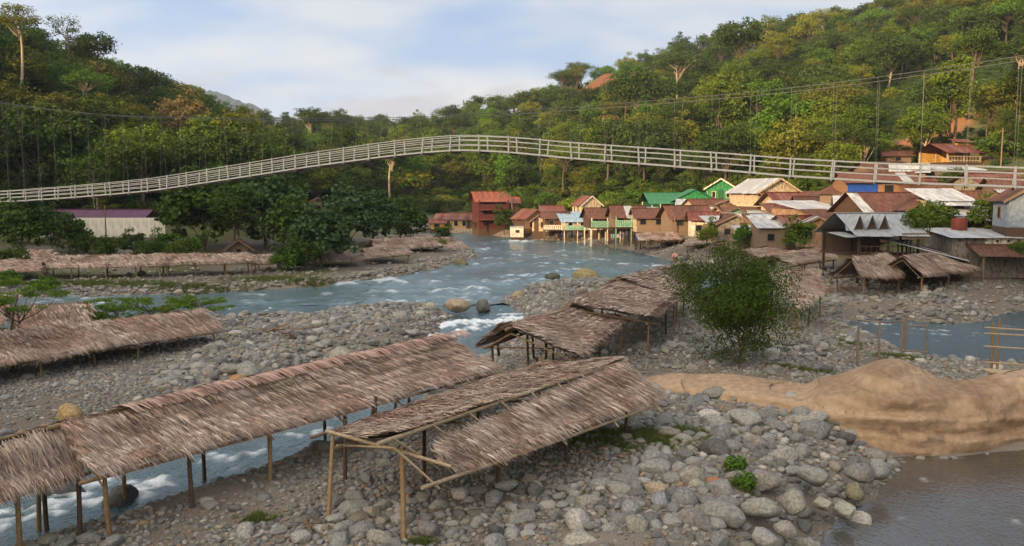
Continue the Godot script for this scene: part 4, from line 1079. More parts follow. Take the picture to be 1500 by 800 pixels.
# ---------------------------------------------------------------- thatched shelters
var tuft_mesh: Array[Mesh] = []
var mat_mesh: Array[Mesh] = []
func thatch_colour() -> Color:
	var r := rng.randf()
	var c := Color(0.47, 0.365, 0.3)
	if r < 0.24: c = Color(0.66, 0.54, 0.44)
	elif r < 0.42: c = Color(0.26, 0.175, 0.13)
	elif r < 0.56: c = Color(0.44, 0.28, 0.2)
	elif r < 0.64: c = Color(0.5, 0.4, 0.28)
	return c * rng.randf_range(0.75, 1.2)
func blade(mb: MB, at: Vector3, yaw: float, len: float, wid: float, lift: float, sag: float, col: Color) -> void:
	var d := Vector3(sin(yaw), 0, cos(yaw))
	var s := Vector3(cos(yaw), 0, -sin(yaw)) * wid * 0.5
	var tw := rng.randf_range(-0.6, 0.6)
	s = s.rotated(d, tw)
	var p0 := at
	var p1 := at + d * len * 0.5 + Vector3(0, lift, 0)
	var p2 := at + d * len + Vector3(0, lift * 1.2 - sag, 0)
	mb.quad(p0 - s * 0.7, p0 + s * 0.7, p1 + s, p1 - s, col)
	mb.tri(p1 - s, p1 + s, p2, col)
func make_tufts() -> void:
	for k in 4:
		var mb := MB.new()
		for i in 11:
			var g := rng.randf_range(0.45, 1.0)
			blade(mb, Vector3(rng.randf_range(-0.16, 0.16), rng.randf_range(0, 0.02), rng.randf_range(-0.12, 0.12)), rng.randfn(0.0, 0.13), rng.randf_range(0.28, 0.6), rng.randf_range(0.013, 0.025), rng.randf_range(0.005, 0.03), rng.randf_range(0.01, 0.05), Color(g, g * rng.randf_range(0.93, 1.0), g * rng.randf_range(0.88, 1.0)))
		tuft_mesh.append(mb.mesh(M.thatch))
	# ridge mats: a leaf mat folded over the ridge pole, its ribs crossing the ridge
	for k in 3:
		var mb := MB.new()
		for i in 34:
			var x := (i / 33.0 - 0.5) * 1.02 + rng.randf_range(-0.01, 0.01)
			var sk := rng.randf_range(0.12, 0.26)
			var g := rng.randf_range(0.7, 1.15)
			var col := Color(0.34, 0.19, 0.135).lerp(Color(0.42, 0.3, 0.25), rng.randf()) * g
			for s in [-1, 1]:
				var l := rng.randf_range(0.26, 0.4)
				var a := Vector3(x, 0.06, 0)
				var b := Vector3(x + sk * 0.5 * s, 0.02, s * l * 0.5)
				var e := Vector3(x + sk * s, -0.1 + rng.randf_range(-0.02, 0.03), s * l)
				var w := Vector3(0.022, rng.randf_range(-0.008, 0.008), 0)
				mb.quad(a - w, a + w, b + w, b - w, col)
				mb.quad(b - w, b + w, e + w * 0.6, e - w * 0.6, col)
		mat_mesh.append(mb.mesh(M.thatch))

# q: four corners, ridge a, ridge b, eave b, eave a in the parent's space. Returns the slope
func thatch(parent: Node, q: Array, density: float, size := 1.0, called := "thatch_slope") -> MeshInstance3D:
	var mb := MB.new()
	var nu := maxi(4, int(q[0].distance_to(q[1]) / 0.7))
	var nv := 5
	var up: Vector3 = (q[3] - q[0]).cross(q[1] - q[0]).normalized()
	if up.y < 0: up = -up
	var ph := rng.randf() * 40.0
	var pt := func(u: float, v: float) -> Vector3:
		var p: Vector3 = q[0].lerp(q[1], u).lerp(q[3].lerp(q[2], u), v)
		return p + up * (n_fine.get_noise_3d(p.x * 0.9 + ph, p.y, p.z * 0.9) * 0.11 + n_fine.get_noise_3d(p.x * 0.25 + ph, p.y, p.z * 0.25) * 0.1 - 0.12 * sin(v * PI))
	for i in nu:
		for j in nv:
			var a: Vector3 = pt.call(i / float(nu), j / float(nv))
			var b: Vector3 = pt.call((i + 1.0) / nu, j / float(nv))
			var c: Vector3 = pt.call((i + 1.0) / nu, (j + 1.0) / nv)
			var d: Vector3 = pt.call(i / float(nu), (j + 1.0) / nv)
			mb.quad(a, d, c, b); mb.quad(a - up * 0.05, b - up * 0.05, c - up * 0.05, d - up * 0.05)
	var o := part(called, mb.mesh(), M.under, parent)
	var area: float = (q[3] - q[0]).cross(q[1] - q[0]).length() * 0.5 + (q[2] - q[1]).cross(q[2] - q[3]).length() * 0.5
	var n := int(area * density)
	var xf: Array[Array] = [[], [], [], []]
	var cols: Array[PackedColorArray] = [PackedColorArray(), PackedColorArray(), PackedColorArray(), PackedColorArray()]
	var tx: Array = []
	for k in 4:
		var arr: Array[Transform3D] = []
		tx.append(arr)
	var slope_len: float = (q[3] - q[0]).length()
	var rows := maxi(4, int(slope_len / 0.24))
	var skew := 0.3
	for i in n:
		var u := rng.randf()
		var v := (rng.randi() % rows + rng.randf_range(0.0, 0.3)) / rows
		if i % 9 == 0: v = rng.randf_range(0.86, 0.98)
		var p: Vector3 = pt.call(u, v)
		var down: Vector3 = ((q[3].lerp(q[2], u)) - (q[0].lerp(q[1], u))).normalized()
		var side := up.cross(down).normalized()
		var s := rng.randf_range(0.75, 1.2) * size
		if v > 0.82: s *= 0.72
		var b := Basis(side, up, down) * Basis(Vector3.UP, rng.randfn(skew, 0.13)) * Basis(Vector3.RIGHT, rng.randf_range(-0.1, 0.04) + (0.3 if v > 0.84 else 0.0))
		var k := rng.randi() % 4
		tx[k].append(Transform3D(b.scaled_local(Vector3(s, s, s * 0.85)), p + up * rng.randf_range(0.0, 0.05)))
		var col := thatch_colour()
		var patch := n_mid.get_noise_2d((p.x + ph) * 9.0, p.z * 9.0)
		col = col.lerp(Color(0.36, 0.2, 0.135), clampf(patch * 1.1, 0, 0.55))
		var worn := n_mid.get_noise_2d((p.x + ph) * 22.0 + 90.0, p.z * 22.0)
		col = col.lerp(Color(0.2, 0.15, 0.12), clampf(worn * 1.3 - 0.1, 0, 0.55)).lerp(Color(0.58, 0.5, 0.43), clampf(-worn * 1.2 - 0.1, 0, 0.5))
		cols[k].append(col)
	for k in 4:
		multi("palm_leaves", tuft_mesh[k], M.thatch, tx[k], cols[k], o)
	return o

func ridge_mats(t: Node, a: Vector3, b: Vector3, from: float, to: float) -> void:
	var l := a.distance_to(b)
	var x := (b - a).normalized()
	var z := x.cross(Vector3.UP).normalized()
	var s := from * l
	while s < to * l:
		var o := part("ridge_mat", mat_mesh[rng.randi() % 3], null, t)
		var w := rng.randf_range(0.85, 1.1)
		o.transform = Transform3D(Basis(x * w, z.cross(x).abs(), z * rng.randf_range(0.9, 1.25)).rotated(Vector3.UP, rng.randf_range(-0.06, 0.06)), a + x * (s + w / 2) + Vector3(0, rng.randf_range(0.04, 0.09), 0))
		s += w * 0.92
func pole(t: Node, called: String, a: Vector3, b: Vector3, r: float, m: Material) -> void:
	var mb := MB.new()
	var pts := PackedVector3Array()
	var rad := PackedFloat32Array()
	var bend := Vector3(rng.randf_range(-1, 1), rng.randf_range(-0.3, 0.3), rng.randf_range(-1, 1)) * a.distance_to(b) * 0.012
	# bamboo: a swelling at every node
	var n := maxi(2, int(a.distance_to(b) / 0.32))
	for i in n + 1:
		var f := i / float(n)
		var p := a.lerp(b, f) + bend * sin(f * PI)
		var d := (b - a).normalized() * 0.012
		pts.append(p - d); rad.append(r * lerpf(1.0, 0.85, f))
		if i < n and i > 0:
			pts.append(p); rad.append(r * lerpf(1.13, 0.98, f))
			pts.append(p + d); rad.append(r * lerpf(1.0, 0.85, f))
	mb.tube(pts, rad, 7)
	part(called, mb.mesh(), m, t)

# a shelter of thatch on poles. q: ridge a, ridge b, near eave b, near eave a; far: how far the other slope reaches, far_y its eave height
func shelter(label: String, q: Array, far: float, far_y: float, o := {}) -> Node3D:
	var c: Vector3 = (q[0] + q[1]) * 0.5
	var base := Vector3(c.x, ground(c.x, c.z), c.z)
	var t := thing("thatched_shelter", label, "shelter", base, 0.0, "thatched shelters along the river")
	var L: Array = []
	for p in q: L.append(p - base)
	var dens: float = o.get("density", 70.0)
	var size: float = o.get("size", 1.0)
	var ax: Vector3 = (L[1] - L[0]).normalized()
	var away := Vector3(ax.z, 0, -ax.x).normalized()
	if away.dot(L[3] - L[0]) > 0: away = -away
	var fy := Vector3(0, far_y - q[0].y, 0)
	var far_a: Vector3 = L[0] + away * far + Vector3(0, far_y - q[0].y, 0)
	var far_b: Vector3 = L[1] + away * far + Vector3(0, far_y - q[1].y, 0)
	var gap: float = o.get("gap", 0.0)
	var gap_b: float = o.get("gap_b", gap)
	if o.has("near_quad"): thatch(t, o.near_quad.map(func(p): return p - base), dens, size)
	else: thatch(t, [L[0].lerp(L[3], gap), L[1].lerp(L[2], gap_b), L[2], L[3]], dens, size)
	if o.has("far_quad"):
		var fq: Array = o.far_quad.map(func(p): return p - base)
		thatch(t, fq, dens, size)
		far_b = fq[2]; far_a = fq[3]
	elif far > 0.1: thatch(t, [L[0], L[1], far_b, far_a], dens * o.get("far_density", 0.6), size)
	var m: Material = o.get("pole", M.pole_dark)
	var m2: Material = o.get("pole2", M.bamboo)
	pole(t, "ridge_pole", L[0] - ax * 0.35 - Vector3(0, 0.06, 0), L[1] + ax * 0.2 - Vector3(0, 0.06, 0), 0.05, m2)
	var rows := [[L[3], L[2]], [far_a, far_b]]
	if far <= 0.1: rows[1] = [L[0], L[1]]
	var n: int = o.get("bays", maxi(1, roundi(L[0].distance_to(L[1]) / 2.6)))
	for r in 2:
		var e0: Vector3 = rows[r][0]
		var e1: Vector3 = rows[r][1]
		var inn0: Vector3 = e0.lerp(L[0], 0.14) - Vector3(0, 0.38, 0)
		var inn1: Vector3 = e1.lerp(L[1], 0.14) - Vector3(0, 0.38, 0)
		pole(t, "eave_pole", inn0 - ax * 0.25, inn1 + ax * 0.2, 0.045, m2)
		if o.get("posts", true):
			for i in n + 1:
				if r == 0 and i in o.get("skip", []): continue
				var p := inn0.lerp(inn1, clampf((i + 0.06 + rng.randf_range(-0.08, 0.08)) / n, 0.02, 0.98))
				var g := ground(p.x + base.x, p.z + base.z) - base.y
				pole(t, "post", Vector3(p.x + rng.randf_range(-0.08, 0.08), g - 0.2, p.z + rng.randf_range(-0.08, 0.08)), p, o.get("post_r", 0.05), m if (i + r) % 2 else m2)
	for i in n + 1:
		var f := clampf(i / float(n), 0.01, 0.99)
		for r in 2:
			if r == 1 and far <= 0.1: continue
			var e: Vector3 = (rows[r][0] as Vector3).lerp(rows[r][1], f)
			pole(t, "rafter", L[0].lerp(L[1], f) - Vector3(0, 0.26, 0), e - Vector3(0, 0.4, 0), 0.03, m2)
	if o.has("mats"): ridge_mats(t, L[0], L[1], o.mats[0], o.mats[1])
	return t

func build_shelters() -> void:
	make_tufts()
	# the long near shelter, in two roof lengths
	shelter("long thatched shelter beside the foreground stream with folded leaf mats on its ridge", [Vector3(-9.25, 2.75, -17.27), Vector3(-2.13, 2.75, -27.68), Vector3(-0.37, 1.95, -26.6), Vector3(-8.38, 1.95, -16.71)], 1.7, 1.95, {"density": 150.0, "mats": [0.1, 1.0], "bays": 6, "pole": M.pole_dark, "post_r": 0.055})
	shelter("thatched shelter cut by the left foreground edge with a bare ridge pole", [Vector3(-11.54, 2.7, -13.89), Vector3(-9.23, 2.72, -17.7), Vector3(-8.86, 1.9, -17.12), Vector3(-10.9, 1.9, -13.42)], 1.6, 1.95, {"density": 150.0, "gap": 0.16, "bays": 3, "pole": M.pole_dark, "post_r": 0.055})
	# the broken shelter in the middle
	var t := shelter("thatched shelter in the foreground with a gap in its roof and bare bamboo frame", [Vector3(-2.43, 2.6, -16.7), Vector3(3.3, 2.6, -24.66), Vector3(4.14, 1.9, -22.85), Vector3(-1.51, 1.9, -16.69)], 1.75, 2.1, {"density": 160.0, "posts": false, "pole2": M.bamboo_pale, "near_quad": [Vector3(-1.64, 2.28, -17.2), Vector3(3.13, 2.55, -24.4), Vector3(4.24, 1.85, -23.46), Vector3(-1.25, 1.85, -17.23)], "far_quad": [Vector3(-2.29, 2.62, -16.92), Vector3(3.3, 2.62, -24.66), Vector3(0.99, 2.05, -27.09), Vector3(-4.07, 2.1, -19)]})
	var b := t.position
	var mk := func(called: String, p: Vector3, q: Vector3, r: float, m: Material) -> void: pole(t, called, p - b, q - b, r, m)
	mk.call("post", Vector3(-3.91, 0.4, -17.52), Vector3(-3.96, 2.15, -18.44), 0.055, M.bamboo)
	mk.call("post", Vector3(-2.18, 0.4, -16.54), Vector3(-2.3, 2.2, -17.32), 0.06, M.bamboo)
	mk.call("tie_beam", Vector3(-4.11, 2.2, -18.49), Vector3(-1.19, 2.05, -16.49), 0.045, M.bamboo_pale)
	for q in [[Vector3(-4.08, 0.5, -20.25), 2.0], [Vector3(-2.13, 0.5, -20.11), 2.0], [Vector3(-0.34, 0.45, -19.54), 1.8], [Vector3(1.4, 0.5, -21.29), 1.75], [Vector3(3.19, 0.5, -23.59), 1.8], [Vector3(-3.7, 0.5, -22.57), 2.0], [Vector3(-0.98, 0.5, -23.86), 2.2], [Vector3(0.88, 0.5, -26.92), 2.2]]:
		var g := on_ground(q[0], -0.2)
		mk.call("post", g, Vector3(q[0].x + rng.randf_range(-0.05, 0.05), q[1], q[0].z), 0.05, M.pole_dark if rng.randf() < 0.5 else M.bamboo)
	for k in 9:
		var f := k / 8.0
		mk.call("batten", (Vector3(-2.39, 2.6, -16.7)).lerp(Vector3(3.3, 2.6, -24.66), f) + Vector3(0, -0.03, 0), (Vector3(-1.5, 1.7, -17.38)).lerp(Vector3(4.28, 1.7, -23.67), f), 0.025, M.bamboo_pale)
	mk.call("pole_end", Vector3(-4.43, 2.1, -18.35), Vector3(-3.86, 2.15, -18.88), 0.04, M.wood)
	# two shelters on the island
	shelter("thatched shelter with an open front gable on the gravel island", [Vector3(-0.05, 3.05, -27.93), Vector3(2.46, 3.05, -33.19), Vector3(4.87, 2.2, -35.06), Vector3(2.28, 2.2, -27.58)], 1.0, 2.6, {"density": 110.0, "bays": 2, "pole2": M.bamboo})
	t = thing("open_frame", "bare dark roof frame with one thatch flap beside the island shelter", "frame", Vector3(0.14, 0.7, -34.5))
	b = t.position
	for q in [["post", Vector3(-0.55, 0.6, -35.61), Vector3(-0.48, 2.7, -29.97), 0.06], ["post", Vector3(0.89, 0.6, -34.16), Vector3(0.77, 2.1, -31.61), 0.05], ["rafter", Vector3(-1.3, 1.9, -30.86), Vector3(-0.48, 2.75, -29.81), 0.04], ["rafter", Vector3(-0.48, 2.75, -29.81), Vector3(0.37, 2.3, -30.89), 0.04], ["rail", Vector3(-1.3, 1.6, -32.08), Vector3(1.62, 1.5, -32.19), 0.03], ["post", Vector3(1.42, 0.6, -35.01), Vector3(1.23, 2, -31.59), 0.045]]:
		mk.call(q[0], q[1], q[2], q[3], M.bamboo if q[0] == "rail" else M.pole_dark)
	thatch(t, [Vector3(-0.43, 2.8, -29.65) - b, Vector3(0.37, 2.8, -30.75) - b, Vector3(-0.13, 2.1, -31.02) - b, Vector3(-1.32, 1.85, -30.72) - b], 50.0, 0.9, "thatch_flap")
	shelter("large two-part thatched shelter on the island near the river, lower roof half", [Vector3(2.27, 3.2, -32.66), Vector3(5.53, 3.2, -41.64), Vector3(8.85, 2.35, -43.11), Vector3(6.14, 2.35, -35.2)], 1.2, 2.6, {"density": 90.0, "bays": 2})
	shelter("large two-part thatched shelter on the island near the river, upper roof half", [Vector3(5.19, 3.35, -40.82), Vector3(9.95, 3.35, -48.99), Vector3(11.88, 2.45, -52.6), Vector3(8.4, 2.45, -41.71)], 1.9, 2.4, {"density": 90.0, "bays": 3})
	shelter("thatched shelter half hidden behind the bushy green tree", [Vector3(13.73, 3.2, -45.56), Vector3(17.2, 3.2, -48.02), Vector3(16.43, 2.3, -45.06), Vector3(12.82, 2.3, -37.64)], 1.6, 2.4, {"density": 90.0, "bays": 2})
	# left gravel bar
	shelter("long low thatched shelter on the left gravel bar", [Vector3(-21.11, 2.2, -29.61), Vector3(-13.83, 2.2, -37.92), Vector3(-13.03, 1.5, -37.65), Vector3(-19.66, 1.45, -27.48)], 1.6, 1.5, {"density": 100.0, "bays": 6})
	shelter("thatched roof behind the long low shelter on the gravel bar", [Vector3(-21.12, 2.6, -36.11), Vector3(-18.67, 2.6, -37.22), Vector3(-18.03, 1.6, -37.8), Vector3(-21.42, 1.6, -36.28)], 1.6, 1.6, {"density": 90.0, "bays": 3})
	shelter("small thatched roof at the left edge behind leafy branches", [Vector3(-25.84, 2.6, -38.16), Vector3(-23.35, 2.6, -39.15), Vector3(-23.57, 1.7, -40.09), Vector3(-26.47, 1.7, -38.78)], 1.6, 1.6, {"density": 80.0, "bays": 2})
	# row along the left bank
	var row := [
		["leftmost thatched shelter in the left bank row", Vector3(-44.22, 1.74, -68), Vector3(-37.77, 1.79, -68), Vector3(-36.71, 1.21, -66.6), Vector3(-43.37, 0.95, -66.6)],
		["thatched shelter in the left bank row below the cream fence", Vector3(-38.65, 1.91, -70), Vector3(-29.33, 2, -71), Vector3(-28.62, 1.32, -69.6), Vector3(-38.03, 1.19, -68.6)],
		["thatched shelter with small front gable in the left bank row", Vector3(-29.46, 1.92, -72), Vector3(-22.85, 1.89, -74), Vector3(-22.03, 1.35, -72.6), Vector3(-29.03, 1.24, -70.6)],
		["short thatched shelter beside the bushy left bank trees", Vector3(-22.86, 1.61, -76), Vector3(-19.64, 1.72, -77), Vector3(-19.06, 1.1, -75.6), Vector3(-22.64, 1.06, -74.6)],
		["small thatched shelter on tall poles at the left shoreline", Vector3(-14.68, 1.53, -84), Vector3(-11.44, 1.81, -86), Vector3(-9.97, 1.2, -84), Vector3(-14.01, 0.92, -81.6)],
		["long thatched shelter behind the tall-poled shelter on the left shore", Vector3(-15.11, 2, -92), Vector3(-8.79, 1.95, -98), Vector3(-8.15, 1.22, -96), Vector3(-14.29, 1.11, -90)],
		["thatched roof set back behind the left bank row", Vector3(-45.67, 1.71, -78), Vector3(-42.16, 1.77, -78), Vector3(-41.42, 1.24, -76.8), Vector3(-45, 1.12, -76.8)],
		["thatched shelter under the bushes on the left shore", Vector3(-19.89, 1.37, -80), Vector3(-15.12, 1.48, -82), Vector3(-14.46, 0.88, -80.4), Vector3(-19.56, 0.78, -78.6)],
		["farthest thatched shelter at the tip of the left bank", Vector3(-8.74, 1.53, -104), Vector3(-6.96, 1.42, -106), Vector3(-5.5, 0.36, -104), Vector3(-8.26, 0.41, -101)],
	]
	for r in row:
		var lift := Vector3(0, 0.3, 0)
		shelter(r[0], [r[1] + lift, r[2] + lift, r[3] + lift, r[4] + lift], 1.4, r[3].y + 0.25, {"density": 34.0, "size": 1.5, "pole": M.wood, "pole2": M.bamboo, "post_r": 0.06})
	# right shore below the village
	var right := [
		["rounded drooping thatched hut on the right gravel shore", Vector3(21.99, 2.93, -55), Vector3(25.15, 3.04, -57), Vector3(25.49, 1.64, -55.4), Vector3(21.82, 2.07, -53)],
		["thatched shelter with open gable beside the drooping hut", Vector3(25.25, 2.97, -55), Vector3(29.04, 2.96, -58), Vector3(30.7, 2.08, -56), Vector3(25.66, 1.98, -53)],
		["thatched shelter with pale sheet edge below the restaurant", Vector3(20.13, 2.17, -66), Vector3(25.26, 2.53, -70), Vector3(25.98, 1.96, -68), Vector3(21.08, 1.77, -64)],
		["thatched shelter left of the pale-edged one on the right shore", Vector3(20.72, 1.92, -76), Vector3(25.64, 2.27, -80), Vector3(26.4, 1.77, -78), Vector3(21.86, 1.35, -74)],
		["thatched shelter below the shrubs of the middle village", Vector3(19.12, 2.11, -94), Vector3(22.78, 2.31, -93), Vector3(23.62, 1.84, -91), Vector3(18.67, 1.55, -91)],
		["farthest thatched shelter on the right shore", Vector3(15.15, 2.03, -104), Vector3(19, 2.27, -101), Vector3(19.66, 1.66, -99), Vector3(15.05, 1.38, -101)],
		["thatched shelter under the bushes by the bathing place", Vector3(21.5, 1.87, -86), Vector3(24.67, 2.31, -88), Vector3(25.36, 1.87, -86), Vector3(21.56, 1.2, -84)],
	]
	for r in right:
		var lift := Vector3(0, 0.35, 0)
		shelter(r[0], [r[1] + lift, r[2] + lift, r[3] + lift, r[4] + lift], 1.7, r[3].y + 0.3, {"density": 44.0, "size": 1.35, "pole": M.wood, "pole2": M.bamboo, "post_r": 0.06})
	# bamboo fence by the side channel, and the bamboo platform at the right edge
	t = thing("bamboo_fence", "rough bamboo pole fence by the side channel", "fence", Vector3(16.12, 0.5, -36.12))
	b = t.position
	for q in [[Vector3(13.9, 0.5, -33.82), 1.85], [Vector3(15.13, 0.5, -34.65), 1.9], [Vector3(16.98, 0.5, -36.75), 1.6], [Vector3(17.31, 0.5, -37.07), 1.7], [Vector3(18.24, 0.2, -37.04), 1.5]]:
		mk.call("post", q[0] - Vector3(0, 0.3, 0), Vector3(q[0].x + rng.randf_range(-0.06, 0.06), q[1] + 0.3, q[0].z), 0.05, M.wood_tan)
	mk.call("rail", Vector3(15.42, 1.75, -38.03), Vector3(16.39, 1.7, -37.55), 0.03, M.wood_tan)
	mk.call("rail", Vector3(16.18, 1.7, -37.35), Vector3(17.91, 1.6, -38.61), 0.03, M.wood_tan)
	mk.call("rail", Vector3(17.44, 1.5, -37.85), Vector3(18.57, 1.5, -37.65), 0.03, M.wood_tan)
	mk.call("rail", Vector3(16.94, 0.6, -36.54), Vector3(18.24, 0.5, -36.75), 0.03, M.wood_tan)
	t = thing("bamboo_platform", "bamboo footbridge platform with rails at the right edge", "platform", Vector3(19.13, 0.9, -31.39))
	b = t.position
	for k in 5:
		mk.call("deck_pole", Vector3(15.89, 1.5, -28.42) + Vector3(0, 0.0, 0.11 * k), Vector3(19.16, 1.5, -26.46) + Vector3(0, 0, 0.11 * k), 0.055, M.bamboo_pale)
	for q in [Vector3(16.74, 1.2, -29.39), Vector3(17.58, 1.2, -30.44), Vector3(18.63, 1.2, -29.39)]:
		mk.call("post", q - Vector3(0, 1.2, 0), q + Vector3(0, 1.75, 0), 0.05, M.bamboo)
	for y in [0.25, 0.8, 1.25, 1.45]:
		mk.call("rail", Vector3(16.2, 1.4, -28.9) + Vector3(0, y, 0), Vector3(19.76, 1.4, -27.3) + Vector3(0, y, 0), 0.03, M.bamboo_pale)

# ---------------------------------------------------------------- stones
var stone_mesh: Array[Mesh] = []
func make_stones() -> void:
	for k in 9:
		var sp := SphereMesh.new()
		sp.radial_segments = 24 if k < 6 else 12; sp.rings = 13 if k < 6 else 7; sp.radius = 1.0; sp.height = 2.0
		var arr := sp.get_mesh_arrays()
		var v: PackedVector3Array = arr[Mesh.ARRAY_VERTEX]
		var c := PackedColorArray()
		var sq := Vector3(1.0, rng.randf_range(0.55, 0.8), rng.randf_range(0.68, 0.95))
		var cuts := []
		for i in 9: cuts.append([Vector3(rng.randfn(), rng.randfn() * 0.8, rng.randfn()).normalized(), rng.randf_range(0.6, 0.92)])
		var seed3 := Vector3(rng.randf(), rng.randf(), rng.randf()) * 50.0
		for i in v.size():
			var p := v[i]
			var r := 1.0 + 0.24 * n_fine.get_noise_3d(p.x * 2.2 + seed3.x, p.y * 2.2 + seed3.y, p.z * 2.2 + seed3.z)
			p *= r
			for q in cuts:
				var ex: float = p.dot(q[0]) - q[1]
				if ex > 0: p -= q[0] * ex * 0.85
			v[i] = p * sq
			c.append(Color.WHITE)
		arr[Mesh.ARRAY_VERTEX] = v
		arr[Mesh.ARRAY_COLOR] = c
		var st := SurfaceTool.new()
		var am := ArrayMesh.new()
		arr[Mesh.ARRAY_TEX_UV] = null; arr[Mesh.ARRAY_TANGENT] = null
		am.add_surface_from_arrays(Mesh.PRIMITIVE_TRIANGLES, arr)
		st.create_from(am, 0)
		st.generate_normals()
		am = st.commit()
		am.surface_set_material(0, M.stone)
		stone_mesh.append(am)
func stone_colour(x := 0.0) -> Color:
	var r := rng.randf()
	var c := Color(0.265, 0.255, 0.235)
	if r < 0.3: c = Color(0.345, 0.325, 0.29)
	elif r < 0.48: c = Color(0.19, 0.18, 0.165)
	elif r < 0.57: c = Color(0.36, 0.31, 0.24)
	elif r < 0.63: c = Color(0.38, 0.25, 0.16)
	elif r < 0.69: c = Color(0.48, 0.44, 0.38)
	elif r < 0.83: c = Color(0.28, 0.26, 0.2)
	return c * rng.randf_range(0.9, 1.3)
var stone_mats := {}
func stone_mat(c: Color) -> Material:
	# a dozen tones shared by the single stones
	var k := int(c.r * 22.0) * 100 + int((c.r - c.b) * 40.0)
	if not stone_mats.has(k):
		var m: StandardMaterial3D = M.stone.duplicate()
		m.albedo_color = Color(c.r * 0.8, c.g * 0.84, c.b * 0.9).linear_to_srgb()
		stone_mats[k] = m
	return stone_mats[k]

var pile := PackedVector2Array([Vector2(-4.38, -16.48), Vector2(-3.52, -18.51), Vector2(-1.78, -19.63), Vector2(-0.18, -22.36), Vector2(2.09, -25.56), Vector2(4.98, -29.03), Vector2(7.63, -28.3), Vector2(9.2, -26.16), Vector2(10.66, -22.36), Vector2(6.16, -16.48)])
var dirt := PackedVector2Array([Vector2(-10.96, -16.48), Vector2(-10.5, -18.39), Vector2(-9.01, -19.85), Vector2(-7.53, -21.81), Vector2(-5.7, -24.85), Vector2(-4.19, -26.94), Vector2(-1.65, -28.85), Vector2(1.22, -29.8), Vector2(3.53, -28.85), Vector2(4.59, -26.7), Vector2(3.86, -22.36), Vector2(1.82, -20.07), Vector2(-0.49, -19.63), Vector2(-2.4, -19.41), Vector2(-3.5, -18.39), Vector2(-4.38, -16.48)])
var bar := PackedVector2Array([Vector2(-13.48, -32.48), Vector2(-13.3, -36.38), Vector2(-15.82, -46.59), Vector2(-11.59, -51.27), Vector2(-5.18, -58.41), Vector2(-3.57, -49.08), Vector2(-3.77, -42.29), Vector2(-7.27, -33.07), Vector2(-10.6, -28.85), Vector2(-12.41, -27.11)])
var wall_row := PackedVector2Array([Vector2(3.01, -37.13), Vector2(7.78, -38.38), Vector2(13.06, -37.43), Vector2(17.12, -42.29), Vector2(13.93, -34.98), Vector2(11.08, -34.06), Vector2(7.03, -34.58), Vector2(3.13, -34.98)])
var bare_sand := PackedVector2Array([Vector2(4.71, -32.13), Vector2(6.2, -30.4), Vector2(7.77, -28.85), Vector2(9.09, -26.47), Vector2(9.47, -24.85), Vector2(10.63, -23.54), Vector2(12.56, -23.54), Vector2(14.95, -24.31), Vector2(21.38, -25.86), Vector2(23.78, -28.85), Vector2(17.39, -28.39), Vector2(12.56, -27.95), Vector2(8.73, -30.61), Vector2(4.74, -32.36)])
var islet := PackedVector2Array([Vector2(-1.67, -59.16), Vector2(0.55, -67.84), Vector2(7.29, -76.83), Vector2(8.37, -69.36), Vector2(5.18, -58.41), Vector2(2.24, -55.6), Vector2(-0.44, -54.29)])
var rshore := PackedVector2Array([Vector2(23.68, -66.86), Vector2(27.63, -62.36), Vector2(32.49, -58.41), Vector2(27.96, -49.08), Vector2(23.73, -46.59), Vector2(19.61, -47.55), Vector2(16.44, -42.29), Vector2(16.95, -46.59)])
func density_of(x: float, z: float, r: float, s: float) -> float:
	var p := Vector2(x, z)
	if s < -0.25 - r: return 0.0
	var h := ground(x, z)
	if h > 2.2 and z > -55.0: return 0.0
	if Geometry2D.is_point_in_polygon(p, bare_sand): return 0.0
	if h > 1.5 and z < -55.0: return 0.0
	var noise := n_mid.get_noise_2d(x * 5.0, z * 5.0)
	var d := 0.05
	if Geometry2D.is_point_in_polygon(p, dirt): d = 0.0 if r > 0.25 else (0.07 if r > 0.11 else 0.8)
	elif Geometry2D.is_point_in_polygon(p, pile): d = 0.75 if r > 0.12 else 0.9
	elif Geometry2D.is_point_in_polygon(p, bar): d = 0.6 if r > 0.12 else 0.85
	elif Geometry2D.is_point_in_polygon(p, wall_row) or Geometry2D.is_point_in_polygon(p, islet): d = 0.7
	elif Geometry2D.is_point_in_polygon(p, rshore): d = 0.6
	elif s < 1.6: d = 0.55
	elif r < 0.12: d = 0.7
	if r > 0.4: d *= 0.3 if Geometry2D.is_point_in_polygon(p, pile) and x > 1.5 else (0.06 if z < -30.0 else 0.0)
	elif r > 0.22: d *= 0.33 if z < -30.0 else 0.4
	if r < 0.07: d *= 0.8
	if s < 0.0: d *= 0.35
	return d * clampf(0.85 + noise * 1.3, 0.1, 1.2)

